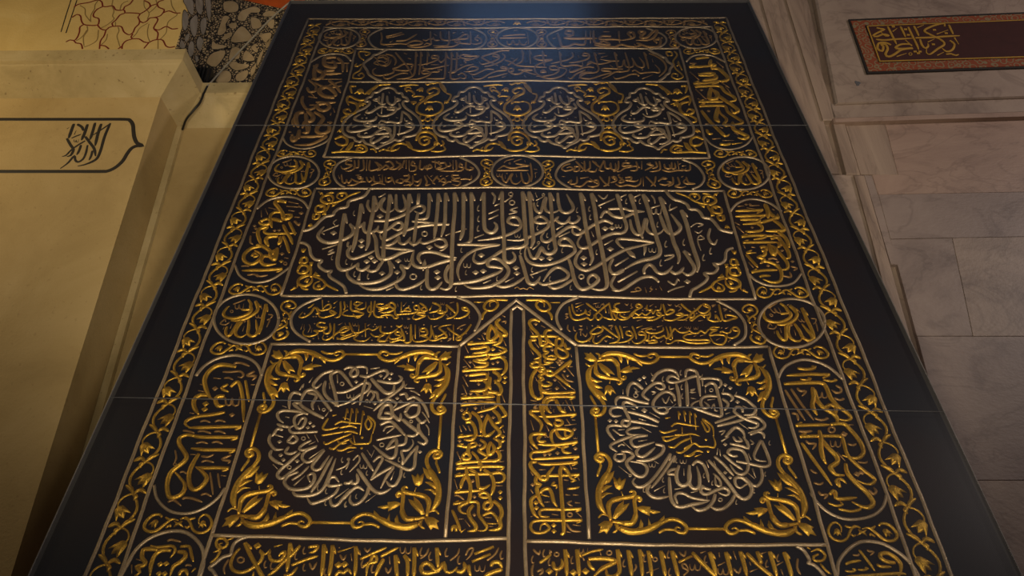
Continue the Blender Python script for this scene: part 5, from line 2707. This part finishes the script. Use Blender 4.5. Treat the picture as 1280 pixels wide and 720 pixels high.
# ------------------------------------------------------------------ the embroidered curtain
curtain = empty('embroidered_curtain', PLOC, M3)
tag(curtain, 'tall black silk curtain embroidered with gold and silver calligraphy and vines', 'curtain')
mb = MB()
na, nb = 24, 44
vs, fs = [], []
for j in range(nb + 1):
    for i in range(na + 1):
        vs.append((A_L + .004 + (A_R - A_L - .008) * i / na, 0, .06 + (B_TOP - B_BOT - .064) * j / nb))
nv = len(vs)
vs += [(x, .003, z) for x, y, z in vs]
for j in range(nb):
    for i in range(na):
        q = (j * (na + 1) + i, j * (na + 1) + i + 1, (j + 1) * (na + 1) + i + 1, (j + 1) * (na + 1) + i)
        fs.append(q); fs.append(tuple(x + nv for x in reversed(q)))
mb.add(vs, fs)
mb.build('silk_ground', SILK, curtain, True, recalc=False)


def sh(p): return (p[0], p[1] - B_BOT)


def part(prims, name, mat=None, parent=None, T=None, s=1.0, which=None, tulips=True, label=None):
    """one joined piece of needlework; tulips become pieces of their own"""
    T = T or IDENT
    TT = lambda p: sh(T(p))
    leaves = [p for p in prims if p[1] == 'p' and len(p[2]) != 4] if tulips else []
    thr = [p for p in prims if p[1] != 't' and p not in leaves and (not which or p[0] == which)]
    o = None
    if thr:
        mb = MB()
        draw(mb, thr, TT, s)
        o = mb.build(name, mat, parent or curtain, True)
    if tulips:
        for p in leaves:
            mb = MB()
            draw(mb, [p], TT, s)
            mb.build('leaf', THREAD[p[0]], o or curtain, True)
        for p in prims:
            if p[1] == 't':
                mb = MB()
                plate(mb, [TT(q) for q in tulip_pts(p[2][0], p[3][0], p[3][1])], .008)
                mb.build('tulip', THREAD[p[0]], o or curtain, True)
    if label and o: o['label'] = label
    return o


def cord(pix, wpx, name='silver_cord', parent=None, smooth=True):
    P = [pl(*p) for p in pix]
    w = wpx * mpp(*pix[len(pix) // 2])
    Q = catmull(P, step=.02) if smooth else P
    R = []
    for i in range(len(Q) - 1):                        # break long runs up so the cord can wander a little
        n = max(1, int(math.hypot(Q[i + 1][0] - Q[i][0], Q[i + 1][1] - Q[i][1]) / .05))
        R += [(Q[i][0] + (Q[i + 1][0] - Q[i][0]) * k / n, Q[i][1] + (Q[i + 1][1] - Q[i][1]) * k / n) for k in range(n)]
    R.append(Q[-1])
    if len(R) > 8:
        ph = random.uniform(0, 6)
        R = [(x + .0022 * math.sin(ph + y * 9) + .0012 * math.sin(ph + y * 31), y + .0022 * math.sin(ph + x * 7) + .0012 * math.sin(2 * ph + x * 29)) for x, y in R]
    mb = MB(); ribbon(mb, [sh(p) for p in R], [w] * len(R), hf=.45)
    return mb.build(name, SILVER, parent or curtain, True)


# straight cords of the layout (pixel points along each run)
OL = [(385, 24), (322, 180), (250, 360), (179, 540), (107.5, 720)]
OR = [(907.5, 22.5), (971, 180), (1045, 360), (1117.5, 540), (1190, 720)]
IL = [(405, 34.5), (350, 180), (281, 360), (214, 540), (149, 720)]
IR = [(890, 33.75), (945, 180), (1010, 360), (1079, 540), (1145, 720)]


def extend(pix, to_b):
    """carry a run of the layout down the curtain past the lower edge of the photo"""
    P = [pl(*p) for p in pix]
    (a0, b0), (a1, b1) = P[-2], P[-1]
    return P + [(a1 + (a1 - a0) * (to_b - b1) / (b1 - b0), to_b)]


def cord_pl(P, w, name='silver_cord'):
    R = []
    for i in range(len(P) - 1):
        n = max(1, int(math.hypot(P[i + 1][0] - P[i][0], P[i + 1][1] - P[i][1]) / .05))
        R += [(P[i][0] + (P[i + 1][0] - P[i][0]) * k / n, P[i][1] + (P[i + 1][1] - P[i][1]) * k / n) for k in range(n)]
    R.append(P[-1])
    ph = random.uniform(0, 6)
    R = [(x + .0022 * math.sin(ph + y * 9) + .0012 * math.sin(ph + y * 31), y) for x, y in R]
    mb = MB(); ribbon(mb, [sh(p) for p in R], [w] * len(R), hf=.45)
    return mb.build(name, SILVER, curtain, True)


CW = .0150
LOWEND = -.55
for run in (OL, OR, IL, IR):
    cord_pl(extend(run, LOWEND), CW)
for run in ([(445, 61), (435, 102.5), (405, 197)], [(849, 61), (860, 102.5), (887.5, 198)],
            [(394.5, 236.5), (352, 370)], [(904, 239), (944, 375)],
            [(574, 432), (557, 672)], [(720, 432.5), (729, 540), (736, 674)]):
    cord_pl([pl(*p) for p in run], CW)
cord_pl(extend([(339, 429.5), (265, 670)], LOWEND), CW)
cord_pl(extend([(960, 434), (1034, 681)], LOWEND), CW)
cord_pl(extend([(639.5, 387), (637, 540), (634.5, 720)], LOWEND), CW * 1.05)
cord_pl(extend([(654, 387), (655.5, 540), (657, 720)], LOWEND), CW * 1.05)
for run in ([(385, 24), (646, 24), (907.5, 22.5)], [(405, 34.5), (560, 35.5), (735, 34), (890, 33.75)], [(445, 61.5), (560, 62.5), (646, 60.5), (849, 61)],
            [(435, 102.5), (560, 103), (650, 101), (730, 102.5), (860, 102.5)], [(405, 197), (520, 197), (646, 194.5), (760, 197.5), (887.5, 198)],
            [(394.5, 236.5), (520, 235.8), (646, 235), (780, 238.5), (904, 239)],
            [(352, 370), (450, 370), (560, 371), (646, 369.5), (740, 371.5), (860, 374), (944, 375)],
            [(339, 430), (440, 431), (574, 433)], [(720, 432.5), (830, 434.5), (960, 434.5)],
            [(265, 669.5), (400, 674), (530, 676.5), (634, 674)], [(657, 677), (800, 680.5), (930, 682.5), (1034, 681)]):
    cord(run, CW / mpp(*run[len(run) // 2]))
# gable between the two squares
cord([(574, 432.5), (646, 376), (720, 432.5)], 4.4, smooth=False)
cord([(639.5, 388), (646.5, 383), (654, 388)], 3.9, smooth=False)


def outline(arcs, wpx, name, parent=None):
    first = None
    for pix in arcs:
        mb = MB()
        P = catmull([pl(*p) for p in pix], step=.02)
        w = wpx * mpp(*pix[len(pix) // 2])
        ribbon(mb, [sh(p) for p in P], [w] * len(P), hf=.45)
        o = mb.build(name, SILVER, parent or curtain, True)
        first = first or o
    return first


# the 300 largest strokes of writing are pieces of their own; the vowel signs and dots stay joined per inscription
def size_px(p):
    if p[1] in 'tp': return 0
    L = sum(math.hypot(p[2][i + 1][0] - p[2][i][0], p[2][i + 1][1] - p[2][i][1]) for i in range(len(p[2]) - 1))
    return L * p[3] / mpp(*p[4]) ** 2


WRITING = ('main_inscription', 'roundel_lettering', 'jamb_lettering', 'side_lettering', 'verse_lettering', 'tablet_lettering', 'band_lettering', 'foot_lettering')
_sizes = sorted((size_px(p) for nm in WRITING for _, pr in G[nm] for p in pr), reverse=True)
BIG = _sizes[270]


def letters(prims, parent, T=None, s=1.0, split=True, recolour=None):
    big = [p for p in prims if split and size_px(p) > BIG]
    for p in big:
        part([p], 'letter', recolour or THREAD[p[0]], parent, T=T, s=s, tulips=False)
    rest = [p for p in prims if p not in big]
    if not rest: return
    TT = (lambda p: sh(T(p))) if T else sh
    mb = MB(); mats = []; idx = []
    for p in rest:
        n0 = len(mb.f)
        draw(mb, [p], TT, s)
        m_ = recolour or THREAD[p[0]]
        if m_ not in mats: mats.append(m_)
        idx += [mats.index(m_)] * (len(mb.f) - n0)
    o = mb.build('fine_lettering', mats[0], parent, True)
    for m_ in mats[1:]: o.data.materials.append(m_)
    o.data.polygons.foreach_set('material_index', idx)
    o['kind'] = 'stuff'
    return o


def pieces(prims, name, mat):
    first = None
    for p in prims:
        o = part([p], name, mat, tulips=False)
        first = first or o
    return first


# main cartouche
o = pieces(G['main_outline'][0][1], 'inscription_cartouche', SILVER)
letters(G['main_inscription'][0][1], o)
# its four corner sprigs, one drawn and mirrored
ml, mr, mt, mbm = (pl(374, 300)[0], pl(924, 305)[0], pl(646, 236)[1], pl(646, 371)[1])
mcx, mcy = (ml + mr) / 2, (mt + mbm) / 2
sp = G['spandrel_ornament'][0][1]
spx = pl(352, 370)
for fx in (1, -1):
    for fy in (1, -1):
        def T(p, fx=fx, fy=fy):
            return (p[0] if fx > 0 else 2 * mcx - p[0], p[1] if fy > 0 else 2 * mcy - p[1])
        part(sp, 'corner_sprig', GOLD, T=T)
# side cartouches
SIDE_ARCS = [
    ([(245, 470.5), (255.7, 458), (272.5, 448.4), (294, 444.6), (312, 449), (323, 458), (327.5, 470.5)],
     [(193, 607), (196, 622.5), (207, 635.5), (220.6, 641.6), (239, 641.6), (257, 634.7), (272.5, 623), (281.7, 610)]),
    ([(972.6, 473), (978.7, 461), (989.4, 453.7), (1004.7, 450), (1021.5, 453), (1038, 461), (1053.6, 475)],
     [(1013, 616), (1021.7, 629), (1035.4, 641), (1053.7, 648.8), (1073.6, 649), (1092, 644), (1104, 633), (1108, 618)]),
    ([(321, 261.7), (335, 251), (351.7, 246.7), (368, 247.5), (380, 253), (386, 261.7)],
     [(294, 331.7), (300, 345), (313, 352.5), (328, 353), (343, 348), (361.7, 335)]),
    ([(912.5, 265), (920, 256), (933, 250), (948, 250), (963, 255), (976.7, 265)],
     [(935, 341.7), (943, 350), (958, 356.7), (975, 358), (991.7, 354), (1001.7, 341.7)]),
    ([(388, 78.5), (402, 70.4), (416.6, 67.7), (431, 69.5), (439, 76.7)],
     [(353.5, 171.5), (359, 180.5), (373, 186), (389.6, 185), (406, 178.7), (414, 171.5)]),
    ([(857.6, 77.6), (865, 71), (877.5, 68.6), (892, 71), (907, 78.5)],
     [(881, 172.4), (890, 181.4), (904.6, 187), (921, 186), (933.4, 180.5), (940.7, 171.5)])]
for arcs, (thr, prims) in zip(SIDE_ARCS, G['side_lettering']):
    w = CW / mpp(*arcs[0][2])
    o = outline(arcs, w, 'side_cartouche')
    letters(prims, o)
# two-line verse cartouches
VERSE = [
    ([(402, 372), (380, 381), (367, 392), (364, 404), (370, 416), (388, 428)], [(571, 372), (588, 379), (598, 390), (600, 400), (593, 415)]),
    ([(723, 372), (704.6, 380), (696, 392.5), (697, 404), (702, 413)], [(895, 376), (917.6, 388), (929, 400.5), (932, 410.6), (930, 423), (916.6, 432.5)]),
    ([(441.7, 197), (424, 204), (417, 216), (421, 227.6), (431, 235)], [(574.5, 197), (591.5, 205), (599, 216), (593, 226), (575, 235)]),
    ([(719, 199), (702, 206), (694.6, 218), (699, 227), (713, 236)], [(852, 199.6), (870, 207), (880, 221), (876, 231.6), (865, 237)])]
for arcs, (thr, prims) in zip(VERSE, G['verse_lettering']):
    o = outline(arcs, CW / mpp(*arcs[0][2]), 'verse_cartouche')
    letters(prims, o)
# top band: two cartouches and the centre emblem, then the long pointed cartouche
TOPB = [([(479, 36), (466, 42), (460.6, 48.6), (465, 57), (474, 62)], [(590, 35.5), (604, 42), (608, 48.6), (604, 57), (592.5, 62)]),
        ([(704.5, 35.6), (687, 43), (684, 48.6), (691, 58), (699, 61.7)], [(808, 35.6), (827, 43), (833, 50.6), (827, 58), (814, 62)])]
tb = G['band_lettering'][0][1]
for arcs, lo_, hi_ in ((TOPB[0], 455, 610), (TOPB[1], 682, 840)):
    o = outline(arcs, CW / mpp(*arcs[0][2]), 'band_cartouche')
    letters([p for p in tb if lo_ < p[4][0] < hi_], o)


def ring(cx, cy, rx, ry, name='roundel_ring'):
    pix = [(cx + rx * math.cos(k * math.pi / 12), cy + ry * math.sin(k * math.pi / 12)) for k in range(25)]
    return outline([pix], CW / mpp(cx, cy), name)


o = ring(646.5, 47.7, 25.6, 13)
letters([p for p in tb if 612 < p[4][0] < 680], o)
o = ring(646.7, 214.6, 32, 20.2)
letters(G['emblem_lettering'][0][1], o)
o = pieces(G['band_outline'][0][1], 'pointed_cartouche', SILVER)
letters(G['band_lettering'][1][1], o)
for sgn in (0, 1):
    sel = [p for p in G['band_corner'][0][1] if (p[4][0] > 646) == bool(sgn)]
    part(sel, 'corner_sprig', GOLD)
# six roundels in the side columns carry the same two words
lord = G['lord_lettering'][0][1]
lc = pl(308, 399.5); lw = 40.5 * mpp(308, 399.5)
for cx, cy, rx, ry in ((308, 399.5, 40.5, 31), (989.4, 404.5, 41.5, 30.5), (367, 216, 32, 20.2), (929.5, 217, 32, 20.5), (424.4, 48, 25.6, 12.8), (870, 47.5, 26, 13.2)):
    o = ring(cx, cy, rx, ry)
    c2 = pl(cx, cy); k = rx * mpp(cx, cy) / lw
    T = lambda p, c2=c2, k=k: (c2[0] + (p[0] - lc[0]) * k, c2[1] + (p[1] - lc[1]) * k)
    letters(lord, o, T, k, False, BRONZE_DIM_GOLD if cy < 100 else None)  # top roundels: same gold thread, shading painted into its colour
# lowest medallions, cut by the lower edge of the photo
for pix in ([(149, 725), (160, 705), (170, 688), (186, 674), (204, 666.5), (221, 664), (235, 667), (247.5, 677), (254, 689), (254.5, 706), (250, 722)],
            [(1044, 728), (1046.7, 717), (1048, 703), (1058, 689), (1072, 679), (1086, 677), (1104, 680.5), (1124, 692), (1137, 704), (1146.6, 718), (1150, 728)]):
    o = outline([pix], 4.6, 'side_cartouche')
    sel = [p for p in G['foot_lettering'][0][1] if (p[4][0] > 646) == (pix[0][0] > 646)]
    letters(sel, o)
# pear medallions: one drawn, four sewn
pear_o, pear_l = G['pear_outline'][0][1], G['pear_lettering'][0][1]
ref = pl(589.1, 185.4)
for tx, ty in ((471.3, 186.3), (589.1, 185.4), (706, 186), (822.9, 187.5)):
    c2 = pl(tx, ty)
    T = lambda p, c2=c2: (p[0] + c2[0] - ref[0], p[1] + c2[1] - ref[1])
    o = part(pear_o, 'pear_medallion', SILVER, T=T)
    letters(pear_l, o, T, 1.0, False)
field = G['pear_field'][0][1]
fref = pl(647.5, 186)
for tx in (530.5, 647.5, 764.5):
    c2 = pl(tx, 186)
    T = lambda p, c2=c2: (p[0] + c2[0] - fref[0], p[1] + c2[1] - fref[1])
    part(field, 'flower_scroll', GOLD, T=T)
axis = pl(647.5, 150)[0]
for fx in (1, -1):
    T = (lambda p: p) if fx > 0 else (lambda p: (2 * axis - p[0], p[1]))
    part(G['pear_end'][0][1], 'flower_scroll', GOLD, T=T)


def wreath(sel):
    letters([p for p in sel if p[0] == 'silver'], curtain)
    letters([p for p in sel if p[0] == 'bronze'], curtain, None, 1.0, False, GOLD)


# the two squares: ring of writing, centre inscription, four corner ornaments, bars
for sgn, (sl, sr, stp, sbt) in ((0, (pl(300, 550)[0], pl(565.5, 552)[0], pl(455, 431)[1], pl(415, 672)[1])),
                                (1, (pl(730, 552)[0], pl(996, 556)[0], pl(840, 434)[1], pl(885, 680)[1]))):
    sel = [p for p in G['roundel_lettering'][0][1] if (p[4][0] > 646) == bool(sgn)]
    o = wreath(sel)
    ccx, ccy = (sl + sr) / 2, (stp + sbt) / 2
    orn = G['corner_ornament'][0][1]
    r0 = (pl(300, 550)[0], pl(415, 672)[1])
    for fx in (1, -1):
        for fy in (1, -1):
            def T(p, fx=fx, fy=fy, sl=sl, sbt=sbt, ccx=ccx, ccy=ccy):
                x, y = p[0] - r0[0] + sl, p[1] - r0[1] + sbt
                return (x if fx > 0 else 2 * ccx - x, y if fy > 0 else 2 * ccy - y)
            part(orn, 'corner_ornament', GOLD, T=T)
    # bars linking the ornaments
    hb = pl(270 + 775 / 6.546, 565 + 579 / 6.546); vb = pl(270 + 285 / 6.546, 565 - 30 / 6.546)
    hx, hy = hb[0] - r0[0] + sl, hb[1] - r0[1] + sbt
    vx_, vy_ = vb[0] - r0[0] + sl, vb[1] - r0[1] + sbt
    bw = .0125
    for P in ([(hx, hy), (2 * ccx - hx, hy)], [(hx, 2 * ccy - hy), (2 * ccx - hx, 2 * ccy - hy)],
              [(vx_, vy_), (vx_, 2 * ccy - vy_)], [(2 * ccx - vx_, vy_), (2 * ccx - vx_, 2 * ccy - vy_)]):
        mb = MB(); ribbon(mb, [sh(p) for p in P], [bw] * 2)
        mb.build('gold_bar', GOLD, curtain, True)
# jambs beside the opening, tablets below, little scrolls by the gable
for sgn in (0, 1):
    sel = [p for p in G['jamb_lettering'][0][1] if (p[4][0] > 646) == bool(sgn)]
    letters(sel, curtain)
    out_ = [p for p in G['tablet_outline'][0][1] if (p[4][0] > 646) == bool(sgn)]
    o = part(out_, 'tablet_cartouche', SILVER)
    letters([p for p in G['tablet_lettering'][0][1] if (p[4][0] > 646) == bool(sgn)], o)
    part([p for p in G['tablet_corner'][0][1] if (p[4][0] > 646) == bool(sgn)], 'corner_sprig', GOLD)
gax = pl(646.3, 395)[0]
for fx in (1, -1):
    T = (lambda p: p) if fx > 0 else (lambda p: (2 * gax - p[0], p[1]))
    part(G['gable_scroll'][0][1], 'corner_sprig', GOLD, T=T)
# paired scrolls between the medallions
SC = parse('''@ scroll gold
# 110 620 7.2
s 26 668 192 645 168 580 180 520 240 508 290 550 322 620 315 690 260 760 210 815 222
s 22 830 215 880 195 920 240 950 310 1010 336 1080 312 1116 250 1090 185 1040 170 1000 210 1000 255
t 80 600 248 205
t 75 1035 255 170
s 18 700 290 745 262 740 285
s 18 920 262 895 288 870 272
s 20 700 192 735 215 790 205
s 20 968 196 915 212 860 200
f 770 285 790 250 770 225 812 240 855 225 840 250 862 285 815 262
''')[0][2]
sc_c = pl(223, 655); sc_w = 86 * mpp(223, 655)
for cx, cy, w in ((420, 64, 45), (371, 192.3, 49), (361, 241, 57), (319.5, 362, 66), (298.7, 436, 70), (223, 655, 86),
                  (877, 64.5, 46), (919, 192.5, 53), (937, 242.5, 56), (977.5, 366, 65), (1000.6, 441, 69), (1077.7, 665.7, 87)):
    c2 = pl(cx, cy); k = w * mpp(cx, cy) / sc_w
    fl = 1 if cx < 646 else -1
    T = lambda p, c2=c2, k=k, fl=fl: (c2[0] + fl * (p[0] - sc_c[0]) * k, c2[1] + (p[1] - sc_c[1]) * k)
    part(SC, 'paired_scroll', GOLD, T=T, s=k)
for cx, cy, h in ((409, 216, 32), (608, 215.6, 33), (685.6, 217, 33), (889, 218, 35), (355.6, 400, 50), (942.5, 405, 50), (453.7, 47.7, 22), (615.6, 48, 22), (677, 48, 22), (841, 48.6, 22)):
    c2 = pl(cx, cy); k = abs(pl(cx, cy - h / 2)[1] - pl(cx, cy + h / 2)[1]) / sc_w
    fl = 1 if cx < 646 else -1
    T = lambda p, c2=c2, k=k, fl=fl: (c2[0] + fl * (p[1] - sc_c[1]) * k, c2[1] + (p[0] - sc_c[0]) * k)
    part(SC, 'paired_scroll', BRONZE_DIM_GOLD if cy < 100 else GOLD, T=T, s=k)  # top-row scrolls: gold thread coloured darker to imitate dim light

# running vine of the border: stem per side, each bloom and leaf pair sewn separately
TUL = [(x, y) for x, y in TULIP]


def vine(line, half, unit, phase_pt, sgn0, thread, name='border_vine'):
    """line: centre line in curtain metres; nodes every unit, one of them at phase_pt"""
    seg = [0.0]
    for i in range(len(line) - 1):
        seg.append(seg[-1] + math.hypot(line[i + 1][0] - line[i][0], line[i + 1][1] - line[i][1]))
    total = seg[-1]

    def at(s):
        s = max(0.0, min(total - 1e-6, s))
        i = max(k for k in range(len(seg) - 1) if seg[k] <= s)
        t = (s - seg[i]) / (seg[i + 1] - seg[i])
        p, q = line[i], line[i + 1]
        L = seg[i + 1] - seg[i]
        dx, dy = (q[0] - p[0]) / L, (q[1] - p[1]) / L
        return (p[0] + (q[0] - p[0]) * t, p[1] + (q[1] - p[1]) * t), (dx, dy)

    def m(s, u):
        (x, y), (dx, dy) = at(s)
        return (x + dy * u * -1 * half, y - dx * u * -1 * half)     # u > 0 : to the right when walking down
    s_ph = min((math.hypot(at(k * total / 400)[0][0] - phase_pt[0], at(k * total / 400)[0][1] - phase_pt[1]), k * total / 400) for k in range(401))[1]
    k0 = -int(s_ph / unit)
    nodes = [s_ph + k * unit for k in range(k0, int((total - s_ph) / unit) + 1)]
    stem = MB(); blooms = []
    pts = []
    for i, s in enumerate(nodes[:-1]):
        sg = sgn0 * (1 if (i + k0) % 2 == 0 else -1)
        for j in range(8):
            t = j / 8
            pts.append(m(s + t * unit, sg * .55 * math.sin(math.pi * t)))
    pts.append(m(nodes[-1], 0))
    ribbon(stem, [sh(p) for p in pts], [.0115] * len(pts))
    for i, s in enumerate(nodes[:-1]):
        sg = sgn0 * (1 if (i + k0) % 2 == 0 else -1)
        P = [m(s + t * unit, sg * u) for t, u in ((.0, 0), (.04, -.3), (.14, -.56), (.30, -.68), (.42, -.58))]
        Q = catmull(P, step=.01)
        ribbon(stem, [sh(p) for p in Q], [.0095 - .003 * k / len(Q) for k in range(len(Q))])
        c, e = m(s + .54 * unit, -sg * .34), m(s + .40 * unit, -sg * .58)
        blooms.append((c, math.degrees(math.atan2(c[0] - e[0], c[1] - e[1]))))
        for t1, u1, t2, u2 in ((-.12, .34, -.02, .74), (-.16, -.28, -.26, -.66), (.09, .22, .20, .16)):
            P = catmull([m(s, 0), m(s + t1 * unit, sg * u1), m(s + t2 * unit, sg * u2)], step=.01)
            ribbon(stem, [sh(p) for p in P], [.006 + .013 * math.sin(math.pi * k / (len(P) - 1)) for k in range(len(P))])
    o = stem.build(name, thread, curtain, True)
    for c, ang in blooms:
        mb = MB(); plate(mb, [sh(p) for p in tulip_pts(c, .068, ang)], .008)
        mb.build('tulip', thread, o, True)
    return o


def mid(A, B, low):
    A, B = extend(A, low), extend(B, low)
    return [((p[0] + q[0]) / 2, (p[1] + q[1]) / 2) for p, q in zip(A, B)]


LV, RV = mid(OL, IL, LOWEND), mid(OR, IR, LOWEND)
vine(LV, .07, .148, pl(220.6, 473.6), 1, GOLD)
vine(RV, .07, .150, pl(1078, 480.5), -1, GOLD)
TL_ = [pl(396, 29), pl(646, 29)]; TR_ = [pl(897, 28.5), pl(646, 29)]
vine(TL_, .06, .152, pl(415, 28.8), 1, BRONZE_DIM_GOLD)  # top vine: gold thread too, the weaker light is in its colour
vine(TR_, .06, .152, pl(877, 28.2), -1, BRONZE_DIM_GOLD)
c = pl(646.3, 28.8)
mb = MB(); plate(mb, [sh(p) for p in tulip_pts(c, .07, 180)], .008); mb.build('tulip', GOLD, curtain, True)
